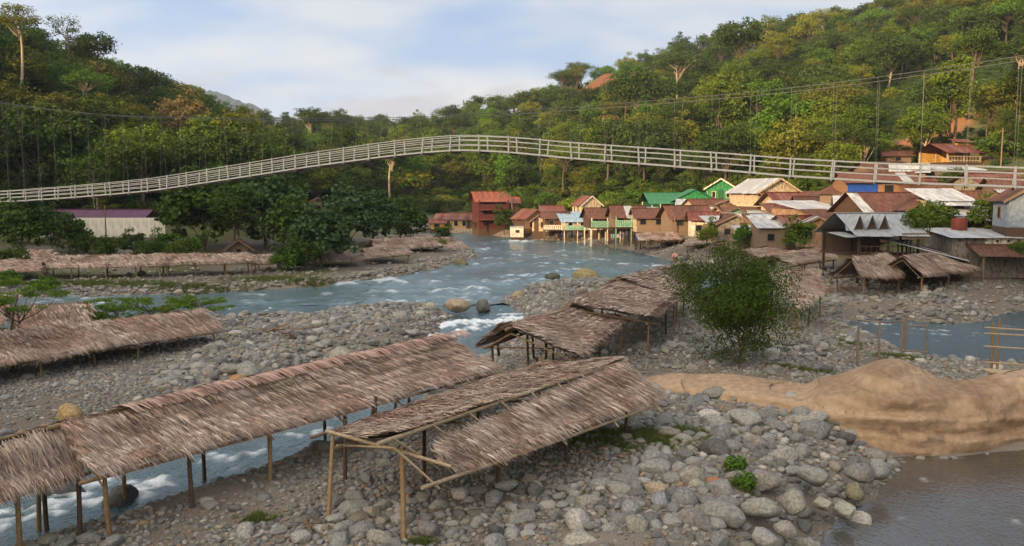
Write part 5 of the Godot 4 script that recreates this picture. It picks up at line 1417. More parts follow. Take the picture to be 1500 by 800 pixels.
func pile_place(p: Vector2) -> String:
	var b := 750.0 + p.x / -p.y * 1250.0
	var across := "at the left end of the stone pile"
	for q in [[600, "under the broken shelter's corner"], [700, "below the broken shelter's near eave"], [800, "in the middle of the front stones"], [900, "left of the green weeds in the pile"], [1020, "around the angular boulder in the pile"], [1110, "right of the green weeds in the pile"], [1200, "near the pool's edge of the pile"]]:
		if b > q[0]: across = q[1]
	return across + (" at the bottom edge" if p.y > -18.5 else (" in front" if p.y > -20.5 else (" halfway back" if p.y > -23.5 else " towards the sand bank")))
func build_stones() -> void:
	make_stones()
	var all: Array = [] # [position, radius, colour, mesh, apparent size, label]
	var taken := {}
	var hash := func(x: float, z: float) -> int: return int(floor(x / 0.5)) * 10007 + int(floor(z / 0.5))
	var free := func(x: float, z: float, r: float) -> bool:
		for i in [-1, 0, 1]:
			for j in [-1, 0, 1]:
				for q in taken.get(hash.call(x + i * 0.5, z + j * 0.5), []):
					var dd: float = (q.x - x) * (q.x - x) + (q.y - z) * (q.y - z)
					if dd < pow((q.z + r) * 0.72, 2.0): return false
		return true
	var take := func(x: float, z: float, r: float) -> void:
		var k: int = hash.call(x, z)
		if not taken.has(k): taken[k] = []
		taken[k].append(Vector3(x, z, r))
	# the boulders one can point at: place, radius, colour, label
	var grey := Color(0.25, 0.245, 0.235)
	var dark := Color(0.15, 0.15, 0.15)
	var tan := Color(0.32, 0.27, 0.19)
	var named := [
		[Vector3(3.68, 0.75, -16.91), 0.4, Color(0.21, 0.195, 0.185), "large angular brown-grey boulder in the front of the stone pile"],
		[Vector3(4.42, 0.8, -17.26), 0.42, Color(0.24, 0.24, 0.235), "long pale grey boulder leaning right of the angular brown one"],
		[Vector3(3.25, 0.75, -18.07), 0.23, Color(0.26, 0.265, 0.29), "bluish grey flat-topped stone behind the angular boulder"],
		[Vector3(2.88, 0.75, -17.02), 0.25, dark, "dark grey stone left of the angular boulder"],
		[Vector3(5.24, 0.85, -17.4), 0.36, grey, "round grey boulder right of the long pale boulder"],
		[Vector3(6.06, 0.85, -17.8), 0.36, Color(0.27, 0.26, 0.23), "round greenish grey boulder near the pool edge"],
		[Vector3(5.77, 0.85, -19.05), 0.33, Color(0.24, 0.225, 0.205), "brown-grey boulder beside the green weeds"],
		[Vector3(6.97, 0.95, -19.19), 0.34, Color(0.25, 0.25, 0.245), "smooth grey boulder in the middle of the pile"],
		[Vector3(9.13, 0.6, -20.57), 0.32, Color(0.25, 0.25, 0.255), "grey boulder at the water's tip of the stone pile"],
		[Vector3(8.49, 0.7, -20.17), 0.34, Color(0.2, 0.19, 0.18), "dark brown boulder beside the boulder at the tip"],
		[Vector3(8.1, 0.4, -19.58), 0.27, Color(0.22, 0.2, 0.13), "olive brown stone low at the pool edge"],
		[Vector3(6.89, 0.6, -18.34), 0.2, Color(0.34, 0.33, 0.27), "pale cream round stone at the pool edge"],
		[Vector3(7.49, 0.35, -18.59), 0.25, Color(0.33, 0.31, 0.28), "pale sandy stone standing in the shallow pool"],
		[Vector3(4.96, 0.7, -16.17), 0.3, Color(0.29, 0.28, 0.27), "pale triangular stone at the bottom of the pile"],
		[Vector3(5.6, 0.6, -16.92), 0.22, Color(0.3, 0.28, 0.24), "upright wedge stone right of the triangular one"],
		[Vector3(5.43, 0.4, -16.15), 0.24, dark, "dark split stone at the bottom edge by the pool"],
		[Vector3(1.34, 0.65, -16.12), 0.27, Color(0.36, 0.34, 0.29), "cream wedge-shaped stone at the bottom edge"],
		[Vector3(2, 0.65, -16.69), 0.24, grey, "flat grey stone with a pale top in the front row"],
		[Vector3(2.51, 0.6, -16.08), 0.2, Color(0.3, 0.28, 0.25), "squat brown stone in the front row"],
		[Vector3(-0.33, 0.6, -16.08), 0.26, Color(0.27, 0.275, 0.265), "pale greenish boulder cut by the bottom edge"],
		[Vector3(-0.35, 0.6, -16.82), 0.2, Color(0.1, 0.1, 0.1), "almost black stone behind the pale greenish boulder"],
		[Vector3(-1.75, 0.6, -16.92), 0.24, Color(0.22, 0.21, 0.2), "round grey boulder just right of the bamboo post"],
		[Vector3(-2.67, 0.55, -16.52), 0.26, Color(0.27, 0.26, 0.24), "grey wedge stone left of the bamboo post"],
		[Vector3(-3.41, 0.5, -16.31), 0.27, Color(0.24, 0.24, 0.23), "broad flat grey stone at the foot of the frame post"],
		[Vector3(-3.28, 0.5, -17.65), 0.24, Color(0.19, 0.165, 0.14), "brown boulder right of the frame's corner post"],
		[Vector3(-5.51, 0.5, -17.06), 0.26, Color(0.3, 0.295, 0.28), "flat pale slab on the bare dirt at lower left"],
		[Vector3(2.69, 0.6, -24.35), 0.36, Color(0.2, 0.2, 0.2), "dark grey boulder in the grass behind the roof"],
		[Vector3(4.08, 0.6, -22.12), 0.2, Color(0.3, 0.3, 0.29), "pale grey stone on the grass patch"],
		[Vector3(4.7, 0.75, -19.34), 0.2, Color(0.36, 0.17, 0.09), "rusty orange stone in the middle of the pile"],
		[Vector3(4.24, 0.75, -19.06), 0.18, Color(0.34, 0.34, 0.29), "greenish cream oval stone beside the orange stone"],
		[Vector3(3.33, 0.7, -19.07), 0.24, Color(0.36, 0.29, 0.22), "tan slab stone above the dark stone"],
		[Vector3(8.56, 0.8, -24.36), 0.3, Color(0.3, 0.28, 0.25), "long flat slab resting against the sand bank"],
		[Vector3(-13.36, 0.8, -25.2), 0.36, Color(0.36, 0.26, 0.13), "yellow ochre boulder alone beyond the long thatched roof"],
		[Vector3(6.12, 0.5, -70.54), 0.95, Color(0.3, 0.25, 0.13), "large round boulder topped with dry grass in the river"],
		[Vector3(3.46, 0.15, -72.88), 0.55, Color(0.1, 0.11, 0.08), "dark mossy rock low in the river"],
		[Vector3(-3.35, 0.5, -51.89), 0.75, Color(0.38, 0.33, 0.25), "big tan boulder at the mouth of the stream"],
		[Vector3(-5.05, 0.35, -53), 0.4, Color(0.4, 0.36, 0.28), "pale boulder left of the big tan one at the stream mouth"],
		[Vector3(-1.77, 0.4, -52.32), 0.5, dark, "dark grey boulder in the rapids"],
		[Vector3(-6.8, 1, -33.54), 0.55, Color(0.33, 0.31, 0.26), "pale square boulder near the ridge of the long roof"],
		[Vector3(-9.57, 0.9, -30.43), 0.5, Color(0.27, 0.27, 0.25), "grey block on the gravel bar right of the low shelter"],
		[Vector3(-9.66, 0.8, -29.54), 0.35, Color(0.4, 0.24, 0.11), "orange boulder on the gravel bar"],
		[Vector3(-9.47, 0, -20.07), 0.42, Color(0.11, 0.11, 0.105), "dark wet boulder in the white water of the stream"],
		[Vector3(-11.35, 0, -20.88), 0.55, Color(0.09, 0.095, 0.1), "low dark wet rock behind the stream's white crest"],
		[Vector3(-5.31, 0.2, -87), 0.7, Color(0.17, 0.16, 0.09), "mossy rock off the left shore"],
		[Vector3(0.47, 0.4, -57.86), 0.5, Color(0.38, 0.29, 0.17), "tan flat-topped boulder on the islet"],
	]
	for q in named:
		take.call(q[0].x, q[0].z, q[1])
		all.append([q[0], q[1] * 1.15, Color(q[2].r * 1.3, q[2].g * 1.25, q[2].b * 1.15), rng.randi() % 6, 1e9, q[3]])
	for cls in [[0.42, 0.36, 0.5], [0.3, 0.26, 0.38], [0.19, 0.16, 0.25], [0.12, 0.1, 0.15], [0.075, 0.06, 0.09], [0.045, 0.035, 0.055]]:
		var cell: float = cls[0] * 1.9
		var z := -12.0
		var zend := -150.0
		if cls[0] < 0.3: zend = -110.0
		if cls[0] < 0.15: zend = -75.0
		if cls[0] < 0.1: zend = -62.0
		if cls[0] < 0.06: zend = -34.0
		while z > zend:
			var half := -z * 0.62 + 2.0
			var x := -half
			while x < half:
				var px := x + rng.randf() * cell
				var pz := z - rng.randf() * cell
				x += cell
				var s := shore_of(px, pz)
				if s < -1.2 or s > 40.0: continue
				if rng.randf() > density_of(px, pz, cls[0], s): continue
				var r := rng.randf_range(cls[1], cls[2])
				if not free.call(px, pz, r): continue
				if cls[0] > 0.06: take.call(px, pz, r)
				var gy := ground(px, pz)
				var c := stone_colour()
				if r > 0.14 and c.r - c.b > 0.13: c = Color(0.26, 0.25, 0.23)
				if px < 0.0 and pz < -62.0: c = c.lerp(Color(0.33, 0.28, 0.2), 0.4)
				all.append([Vector3(px, gy + r * rng.randf_range(-0.15, 0.35), pz), r, c, rng.randi() % (6 if pz > -32.0 and r > 0.08 else 9), r / -pz if absf(px / pz) < 0.59 and pz < -17.0 else 0.0, ""])
			z -= cell
	all.sort_custom(func(p, q): return p[4] > q[4])
	var singles := 300
	var mx: Array = []
	var mc: Array = []
	for k in 9:
		var arr: Array[Transform3D] = []
		mx.append(arr); mc.append(PackedColorArray())
	for i in all.size():
		var q: Array = all[i]
		var c: Color = q[2]
		var b := Basis(Vector3.UP, rng.randf() * TAU) * Basis(Vector3(1, 0, 0), rng.randfn(0, 0.25))
		var r: float = q[1]
		b = b.scaled_local(Vector3(r * rng.randf_range(1.0, 1.25), r * rng.randf_range(0.8, 1.05), r))
		if i < singles:
			var o := part("river_stone" if q[1] < 0.3 else "boulder", stone_mesh[q[3]], stone_mat(c), self)
			o.transform = Transform3D(b, q[0])
			var label: String = q[5]
			if label == "":
				var p := Vector2(q[0].x, q[0].z)
				var tone := "dark grey" if c.r < 0.18 else ("pale" if c.r > 0.3 else ("brown" if c.r - c.b > 0.04 else "grey"))
				var where := "on the bare gravel between the shelters"
				if Geometry2D.is_point_in_polygon(p, pile): where = pile_place(p)
				elif Geometry2D.is_point_in_polygon(p, bar): where = "on the gravel bar left of the stream"
				elif Geometry2D.is_point_in_polygon(p, wall_row): where = "in the stone row behind the sand bank"
				elif Geometry2D.is_point_in_polygon(p, islet): where = "on the islet in the river"
				elif Geometry2D.is_point_in_polygon(p, rshore): where = "on the shore of the side channel"
				elif p.x < 0 and p.y < -60: where = "on the left shore of the river"
				elif p.y < -60: where = "on the right shore below the village"
				label = "rounded %s %s %s" % [tone, "boulder" if r > 0.27 else "stone", where]
			tag(o, label, "stone", "stones of the river banks")
		else:
			mx[q[3]].append(Transform3D(b, q[0])); mc[q[3]].append(c)
	for k in 9:
		if mx[k].size(): 
			var o := multi("gravel", stone_mesh[k], M.stone, mx[k], mc[k], self)
	print("stones ", all.size())

# ---------------------------------------------------------------- trees
var protos: Array = [] # [trunk mesh, crown mesh, height, width]
func leaf(mb: MB, at: Vector3, nrm: Vector3, size: float, col: Color, slim := 0.55) -> void:
	var t := nrm.cross(Vector3(rng.randfn(), rng.randfn(), rng.randfn())).normalized()
	var s := nrm.cross(t) * size * slim * 0.5
	var a := at - t * size * 0.5
	var b := at + t * size * 0.5
	var dip := nrm * size * 0.12
	var k := mb.v.size()
	mb.v.append(a); mb.v.append(at + s + dip); mb.v.append(b); mb.v.append(at - s + dip)
	for i in 4: mb.c.append(col)
	mb.ix.append_array(PackedInt32Array([k, k + 2, k + 1, k, k + 3, k + 2]))
func clump(mb: MB, c: Vector3, r: Vector3, n: int, size: float, slim := 0.55) -> void:
	for i in n:
		var d := Vector3(rng.randfn(), rng.randfn(), rng.randfn()).normalized()
		var p := c + d * r * pow(rng.randf(), 0.35)
		var nr := (d * 0.7 + Vector3(0, 0.6, 0) + Vector3(rng.randfn(), rng.randfn(), rng.randfn()) * 0.5).normalized()
		var g := rng.randf_range(0.6, 1.0)
		leaf(mb, p, nr, size * rng.randf_range(0.7, 1.3), Color(g, g * rng.randf_range(0.92, 1.0), g * rng.randf_range(0.75, 1.0)), slim)
func limb(mb: MB, a: Vector3, b: Vector3, r0: float, r1: float, sides := 6) -> void:
	var pts := PackedVector3Array()
	var rad := PackedFloat32Array()
	var w := Vector3(rng.randfn(), rng.randfn() * 0.3, rng.randfn()) * a.distance_to(b) * 0.06
	for i in 6:
		var f := i / 5.0
		pts.append(a.lerp(b, f) + w * sin(f * PI)); rad.append(lerpf(r0, r1, f))
	mb.tube(pts, rad, sides)
# a broadleaf tree: h height, w crown width, bare share of bare trunk, flat 0..1 umbrella, clumps, leaves in each, leaf size
func make_tree(h: float, w: float, bare: float, flat: float, clumps: int, leaves: int, size: float, open := 0.5, slim := 0.55) -> Array:
	var tr := MB.new()
	var cr := MB.new()
	var top := Vector3(rng.randfn() * 0.05 * h, h * (bare + (1 - bare) * 0.55), rng.randfn() * 0.05 * h)
	limb(tr, Vector3(0, -0.6, 0), top, 0.02 * h, 0.008 * h, 7)
	var cy := h * (bare + (1 - bare) * 0.5)
	var ry := h * (1 - bare) * 0.5
	for i in clumps:
		var d := Vector3(rng.randfn(), rng.randfn() * 0.8 + 0.25, rng.randfn()).normalized()
		var rr := lerpf(open, 1.0, rng.randf())
		var c := Vector3(d.x * w * 0.5 * rr, cy + d.y * ry * rr, d.z * w * 0.5 * rr)
		if flat > 0: c.y = lerpf(c.y, h * 0.9 - 0.25 * ry * (d.x * d.x + d.z * d.z) * 2.0 + rng.randfn() * ry * 0.12, flat)
		var r := w * rng.randf_range(0.09, 0.19)
		clump(cr, c, Vector3(r * 1.25, r * (0.75 - 0.35 * flat), r * 1.25), leaves, size, slim)
		if i % 3 == 0:
			limb(tr, Vector3(0, lerpf(h * bare * 0.9, top.y, rng.randf()), 0) + Vector3(top.x, 0, top.z) * 0.5, c, 0.007 * h, 0.002 * h, 5)
	return [tr.mesh(), cr.mesh(), h, w]
func make_palm() -> Array:
	var tr := MB.new()
	limb(tr, Vector3(0, -0.5, 0), Vector3(0.5, 7.0, 0.2), 0.18, 0.12, 7)
	var cr := MB.new()
	for i in 18:
		var a := TAU * i / 18.0 + rng.randf() * 0.3
		var up := rng.randf_range(-0.1, 1.1)
		var o := Vector3(0.5, 7.0, 0.2)
		var d := Vector3(cos(a), up, sin(a)).normalized()
		for k in 16:
			var f := k / 15.0
			var p := o + d * 2.8 * f - Vector3(0, 1.5 * f * f, 0)
			for s in [-1, 1]:
				var sd: Vector3 = d.cross(Vector3.UP).normalized() * s
				var tip: Vector3 = p + (sd * 0.8 + d * 0.4 - Vector3(0, 0.5, 0)) * (0.9 - 0.55 * f)
				var g := rng.randf_range(0.7, 1.0)
				cr.tri(p, p + d * 0.16, tip, Color(g, g, g * 0.9))
	return [tr.mesh(), cr.mesh(), 8.0, 5.0]

func tree(called: String, label: String, p: int, at: Vector3, height: float, tint: int, group := "", bark: Material = null, width := 1.0) -> Node3D:
	var t := thing(called, label, "shrub" if called.contains("shrub") or called.contains("bush") else "tree", at, rng.randf() * TAU, group)
	var q: Array = protos[p]
	var s: float = height / q[2]
	part("trunk", q[0], bark if bark else M.bark, t)
	part("crown", q[1], M.leaf[tint], t)
	t.scale = Vector3(s * width, s, s * width)
	return t

func bank_place(b: float, d: float) -> String:
	var side := "at the left edge"
	for q in [[35, "left of the cream fence"], [90, "in front of the fence's left half"], [150, "before the middle of the cream fence"], [205, "before the fence's right end"], [250, "just right of the cream fence"], [310, "above the small gabled bank shelter"], [360, "behind the blue-walled shed"], [410, "left of the tall-poled shelter"], [455, "over the bushiest shore clump"], [500, "behind the tall-poled shelter"], [560, "towards the river bend"], [630, "at the tip of the left bank"]]:
		if b > q[0]: side = q[1]
	return side + (" close to the water" if d < 77 else (" on the shore terrace" if d < 88 else " farther up the bank"))
func group_of(place: String, l: String, r: String) -> String:
	return l if place.contains("left hill") else (r if place.contains("right hill") else "trees of the valley forest")
# where on the hillsides, told by things one can find
func tree_place(p: Vector3) -> String:
	var b := 750.0 + p.x / -p.z * 1250.0
	var y := 280.0 - (p.y + 4.0 - 7.5) / -p.z * 1250.0
	var side := "at the far left edge of the left hill"
	for q in [[70, "on the left hill above the cream fence"], [180, "on the left hill left of the pale tan tree"], [290, "on the left hill right of the pale tan tree"], [400, "in the valley forest left of the bridge's crown"], [520, "in the valley forest behind the bridge's crown"], [640, "on the right hill above the red lodge"], [760, "on the right hill above the tall cream house"], [880, "on the right hill near the giant forked tree"], [980, "on the right hill behind the green house"], [1090, "on the right hill above the cream gabled house"], [1180, "on the right hill near the split pale trunks"], [1260, "on the right hill above the blue tarpaulin"], [1340, "on the right hill around the sunlit villa"], [1440, "on the right hill at the far right edge"]]:
		if b > q[0]: side = q[1]
	return ("high " if y < 130 else ("halfway up " if y < 200 else "low ")) + side
# open ground without forest: [x, z, radius]
const CLEAR := [Vector3(34.88, 44.79, -328), Vector3(70.19, 18.91, -148), Vector3(67.83, 16.54, -135), Vector3(26.38, 21.05, -215), Vector3(54.96, 10.91, -108), Vector3(75.46, 24.34, -165), Vector3(88.41, 25.62, -165), Vector3(92.2, 23.62, -158), Vector3(91.7, 30.68, -185)]
func build_trees() -> void:
	# 0-3 round crowns, 4-5 tall bare trunks, 6 umbrella, 7-8 columns, 9-11 bushes, 12 large-leaved, 13 palm, 14 fine-leaved riverside tree, 15 sparse
	protos.append(make_tree(12, 9, 0.28, 0.0, 60, 60, 0.5, 0.45))
	protos.append(make_tree(12, 8, 0.2, 0.0, 54, 60, 0.48, 0.5))
	protos.append(make_tree(13, 10, 0.35, 0.35, 56, 60, 0.5, 0.4))
	protos.append(make_tree(11, 8, 0.15, 0.15, 56, 60, 0.46, 0.5))
	protos.append(make_tree(17, 8, 0.58, 0.3, 40, 60, 0.45, 0.4))
	protos.append(make_tree(18, 9, 0.62, 0.1, 44, 60, 0.45, 0.4))
	protos.append(make_tree(15, 13, 0.5, 0.85, 50, 50, 0.45, 0.3))
	protos.append(make_tree(12, 5.5, 0.1, 0.0, 55, 60, 0.42, 0.45))
	protos.append(make_tree(14, 6, 0.15, 0.0, 60, 60, 0.42, 0.45))
	protos.append(make_tree(4.0, 5.5, 0.0, 0.0, 34, 50, 0.4, 0.4))
	protos.append(make_tree(3.2, 4.6, 0.0, 0.2, 28, 50, 0.38, 0.4))
	protos.append(make_tree(5.0, 4.5, 0.0, 0.0, 36, 50, 0.42, 0.4))
	protos.append(make_tree(7.0, 6.5, 0.05, 0.0, 60, 40, 0.5, 0.5, 0.75))
	protos.append(make_palm())
	protos.append(make_tree(4.6, 5.4, -0.08, 0.0, 84, 320, 0.14, 0.15, 0.36))
	protos.append(make_tree(15, 9, 0.4, 0.2, 26, 45, 0.42, 0.5))
	var L := "trees of the shaded left hillside"
	var R := "trees of the sunlit right hillside"
	# trees one can point at
	var named := [
		["tall_tree", "tall pale-trunked tree with rounded olive crown at the upper left", 5, Vector3(-74.71, 23.22, -132), 12.5, 5, L, M.bark_pale],
		["tall_tree", "airy tall tree on the left skyline against the sky", 15, Vector3(-86.11, 29.85, -168), 12.0, 4, L, null],
		["tree", "dark tree leaning over the left skyline right of the airy tree", 2, Vector3(-82.58, 28.39, -172), 11.0, 3, L, null],
		["umbrella_tree", "bright green flat-topped tree on the left hillside", 6, Vector3(-67.86, 17.82, -138), 9.5, 7, L, M.bark_pale],
		["tan_tree", "tree with pale tan crown on the left hillside", 1, Vector3(-57.14, 12.83, -150), 12.5, 8, L, null],  # whole crown in the tan leaf tint
		["umbrella_tree", "olive flat-crowned tree left of the pale tan tree", 6, Vector3(-61.09, 13.03, -140), 9.0, 6, L, null],
		["tree", "yellow-green tree right of the pale tan tree", 0, Vector3(-50.79, 13.19, -160), 10.5, 5, L, null],
		["tree", "olive round-crowned tree at the left edge of the hillside", 1, Vector3(-73.02, 15.38, -125), 9.0, 6, L, null],
		["tall_tree", "tall tree with orange trunk above the middle of the bridge railing", 4, Vector3(-61.12, 14.69, -260), 19.0, 4, L, M.bark_pale],
		["tall_tree", "domed tall tree standing out on the far middle skyline", 4, Vector3(-68.33, 18.16, -300), 19.0, 3, L, null],
		["tall_tree", "second domed tree on the far middle skyline", 5, Vector3(-62, 18.52, -310), 18.5, 3, L, null],
		["tall_tree", "giant tree with pale forked trunk on the right hill", 2, Vector3(30.55, 17.53, -205), 19.5, 3, R, M.bark_pale],
		["tall_tree", "dark tree left of the giant forked tree", 2, Vector3(28.05, 23.57, -215), 13.0, 3, R, null],
		["umbrella_tree", "feathery wide-crowned tree breaking the right skyline", 6, Vector3(43.15, 28.71, -225), 16.0, 4, R, M.bark_pale],
		["tall_tree", "tallest dark tree on the right skyline", 2, Vector3(55.84, 33.61, -215), 17.0, 3, R, M.bark],
		["broad_tree", "broad bright green crown in front of the tallest skyline tree", 3, Vector3(40.53, 15.96, -165), 14.5, 2, R, null],
		["broad_tree", "broad green crown right of the bright one on the slope", 1, Vector3(47.03, 17.25, -165), 13.0, 7, R, null],
		["tree", "yellow-green crowned tree on the skyline right of the tallest tree", 0, Vector3(72.37, 40.58, -235), 9.5, 5, R, null],
		["tall_tree", "slender tree with flat crown on the left skyline of the right hill", 6, Vector3(17.6, 39.13, -310), 12.0, 4, R, null],
		["tall_tree", "pale split-trunked tree on the right slope above the railing", 4, Vector3(54.94, 14.6, -150), 14.0, 4, R, M.bark_pale],
		["tall_tree", "leaning pale trunk tree beside the split-trunked one", 15, Vector3(54.64, 14.18, -146), 13.0, 1, R, M.bark_pale],
		["palm_tree", "coconut palm between the red lodge and the cottages", 13, Vector3(0.23, 0.99, -141), 7.5, 1, "", null],
		["bush", "dark shrub before the red lodge", 11, Vector3(-1.35, 1.21, -141), 4.2, 3, "", null],
		["bush", "dark shrub between the red lodge and the yellow house", 11, Vector3(-5.49, 0.29, -146), 2.6, 4, "", null],
		["riverside_tree", "bushy fine-leaved green tree on the gravel beside the island shelter", 14, Vector3(8.62, 0.8, -32.37), 4.9, 0, "", null],
		["bush", "leafy shrub before the middle village shelters", 11, Vector3(22.1, 2.22, -92), 2.6, 3, "", null],
		["bush", "round shrub right of the middle village shelters", 9, Vector3(20.16, 2.17, -88), 1.8, 2, "", null],
		["bush", "big-leaved shrub between the shore shelters", 12, Vector3(22.34, 2.14, -82), 2.2, 7, "", null],
		["bush", "dark green shrub left of the zinc-roofed restaurant", 11, Vector3(23.57, 2.58, -70), 3.0, 1, "", null],
		["bush", "green shrub behind the zinc-roofed restaurant", 9, Vector3(32.74, 4.24, -66), 2.6, 0, "", null],
		["bush", "broad shrub between restaurant and white-roofed hall", 9, Vector3(28.59, 4.06, -60), 2.2, 1, "", null],
		["bush", "shrub in front of the blue-grey boarded house", 11, Vector3(35.57, 4.65, -64), 2.8, 0, "", null],
		["bush", "shrub on the slope under the bridge's right end", 9, Vector3(43.13, 7.83, -84), 2.0, 3, "", null],
		["bush", "low shrub at the right edge under the hall's porch", 9, Vector3(28.65, 3.82, -48), 0.9, 1, "", null],
	]
	for q in named: tree(q[0], q[1], q[2], q[3], q[4], q[5], q[6], q[7], 0.8 if q[0] == "riverside_tree" else 1.0)
	# the leafy trees of the left bank
	var lb := [[300, 352, 88, 7.5, 12, 0], [345, 355, 86, 6.5, 0, 0], [390, 350, 90, 7.5, 12, 9], [430, 360, 84, 5.5, 12, 0], [470, 385, 78, 5.2, 12, 9], [510, 350, 96, 6.0, 12, 9], [545, 350, 100, 5.6, 12, 9], [585, 350, 108, 5.0, 12, 0], [605, 350, 114, 4.2, 11, 4], [262, 345, 92, 5.0, 0, 0], [325, 330, 100, 8.0, 2, 0], [370, 330, 105, 7.0, 1, 4], [440, 395, 76, 2.6, 9, 0], [420, 398, 75, 1.8, 10, 7], [650, 352, 112, 2.4, 11, 0], [640, 372, 98, 1.5, 10, 5], [100, 365, 84, 3.6, 12, 0], [30, 365, 82, 4.6, 12, 0], [40, 345, 90, 4.6, 12, 9], [75, 345, 92, 3.8, 1, 0], [20, 385, 70, 2.4, 11, 0], [160, 372, 82, 2.0, 9, 0], [195, 370, 84, 2.4, 11, 4], [215, 372, 82, 1.8, 9, 0], [240, 365, 84, 2.6, 11, 7], [125, 368, 84, 1.8, 9, 0], [270, 372, 82, 2.2, 9, 1], [10, 408, 62, 1.2, 10, 7], [60, 410, 61, 1.1, 10, 7]]
	for q in lb:
		var at := Vector3((q[0] - 750.0) / 1250.0 * q[2], 0, -q[2])
		at.y = ground(at.x, at.z) - 0.1
		tree("bank_tree" if q[3] > 3.0 else "bank_shrub", "%s on the left bank %s" % [["tall dark leafy tree", "large-leaved bushy tree", "small leafy shrub"][0 if q[3] > 6.3 else (1 if q[3] > 3.0 else 2)], "beside the cream fence" if q[0] < 250 else ("behind the thatched shelters" if q[0] < 460 else "near the river bend")], q[4], at, q[3] * 1.15, q[5], "leafy trees and shrubs of the left bank").set_meta("label", "%s %s" % [["tall dark leafy tree", "large-leaved bushy tree", "small leafy shrub"][0 if q[3] > 6.3 else (1 if q[3] > 3.0 else 2)], bank_place(q[0], q[2])])
	# forest
	var list: Array = []
	for pass_ in 2:
		var step := 6.0 if pass_ == 0 else 3.6
		var z := -100.0
		while z > -470.0:
			var st := step * (1.0 if z > -260.0 else 1.5)
			var half := -z * 0.68 + 12.0
			var x := -half
			while x < half:
				var px := x + rng.randf() * st
				var pz := z - rng.randf() * st
				x += st
				if shore_of(px, pz) < 14.0 and in_grid(px, pz): continue
				var h := ground(px, pz)
				var leftside := px < -pz * -0.12 - 6.0
				leftside = px / -pz < -0.11
				if h < (3.2 if leftside else 2.6): continue
				var blocked := false
				for fp in footprints:
					if absf(px / -pz - fp.x / -fp.z) < (fp.y + 1.2) / -fp.z and pz > fp.z - fp.y - 1.5 and pz < fp.z + 16.0: blocked = true
				if blocked: continue
				if not leftside and pass_ == 0 and h < 6.0: continue
				if leftside and pz > -112.0 and px / -pz < -0.38 and h < 6.0: continue
				var hit := false
				for c in CLEAR:
					var rad := 10.0 if c.z > -150 else 15.0
					if Vector2(px - c.x, pz - c.z).length() < rad + n_mid.get_noise_2d(px * 3.0, pz * 3.0) * 10.0: hit = true
				if hit and (pass_ == 0 or rng.randf() < 0.2): continue
				var f := n_mid.get_noise_2d(px * 2.0 + 70.0, pz * 2.0)
				var p := 0
				var hh := 0.0
				var tint := 0
				if pass_ == 0:
					p = [0, 1, 2, 3, 4, 7, 8, 15, 6, 0, 1, 3, 2][rng.randi() % 13]
					hh = rng.randf_range(7.5, 14.5) + (3.0 if p in [4, 5] else 0.0)
					if f > 0.15: hh *= 0.75
				else:
					p = [9, 10, 11][rng.randi() % 3]
					hh = rng.randf_range(2.0, 3.8) * (0.45 if hit else 1.0)
				var r := rng.randf()
				tint = [0, 1, 3, 2, 4, 3, 5, 7, 3, 6, 4, 0][rng.randi() % 12]
				if f > 0.2: tint = [1, 2, 5, 7][rng.randi() % 4]
				if hit: tint = 9
				var app := hh / -pz if absf(px / pz) < 0.6 and pass_ == 0 else 0.0
				list.append([p, Vector3(px, h - 0.3, pz), hh, tint, app, leftside])
			z -= st
	# crop rows on the cleared slope
	for c in CLEAR.slice(5):
		for i in 420:
			var a := rng.randf() * TAU
			var r := 17.0 * sqrt(rng.randf())
			var px: float = c.x + cos(a) * r
			var pz: float = c.z + sin(a) * r
			list.append([[9, 10, 11][i % 3], Vector3(px, ground(px, pz) - 0.1, pz), rng.randf_range(0.9, 2.0), 9 if i % 3 else 0, 0.0, false])
	list.sort_custom(func(a, b): return a[4] > b[4])
	var crowns := {}
	for i in list.size():
		var q: Array = list[i]
		if i < 230:
			var kind: String = {0: "round-crowned", 1: "round-crowned", 2: "spreading", 3: "low dense", 4: "tall bare-trunked", 5: "tall bare-trunked", 6: "flat-topped", 7: "narrow", 8: "narrow", 15: "open-crowned"}[q[0]]
			var tone: String = ["green", "green", "light green", "dark green", "dull green", "yellow-green", "olive", "bright green", "tan", "grey-green"][q[3]]
			tree("forest_tree", "%s %s tree %s" % [tone, kind, tree_place(q[1])], q[0], q[1], q[2], q[3], group_of(tree_place(q[1]), L, R), M.bark_pale if rng.randf() < 0.35 and q[0] in [0, 1, 4, 7, 8] else M.bark)
		else:
			if not crowns.has(q[0]):
				var e1: Array[Transform3D] = []
				crowns[q[0]] = [e1, PackedColorArray()]
			var s: float = q[2] / protos[q[0]][2]
			crowns[q[0]][0].append(Transform3D(Basis(Vector3.UP, rng.randf() * TAU).scaled(Vector3(s, s, s) * Vector3(rng.randf_range(0.9, 1.2), 1, rng.randf_range(0.9, 1.2))), q[1]))
			var c: Color = M.leaf[q[3]].albedo_color.srgb_to_linear()
			crowns[q[0]][1].append(c * rng.randf_range(0.65, 1.3))
	for k in crowns:
		var xf: Array[Transform3D] = crowns[k][0]
		multi("undergrowth" if k in [9, 10, 11] else "forest", protos[k][1], M.leaf_any, xf, crowns[k][1], self)
		if not k in [9, 10, 11]:
			var bc := PackedColorArray()
			for i in xf.size(): bc.append(Color.WHITE)
			multi("forest_trunks", protos[k][0], M.bark, xf, bc, self)
	print("forest ", list.size())

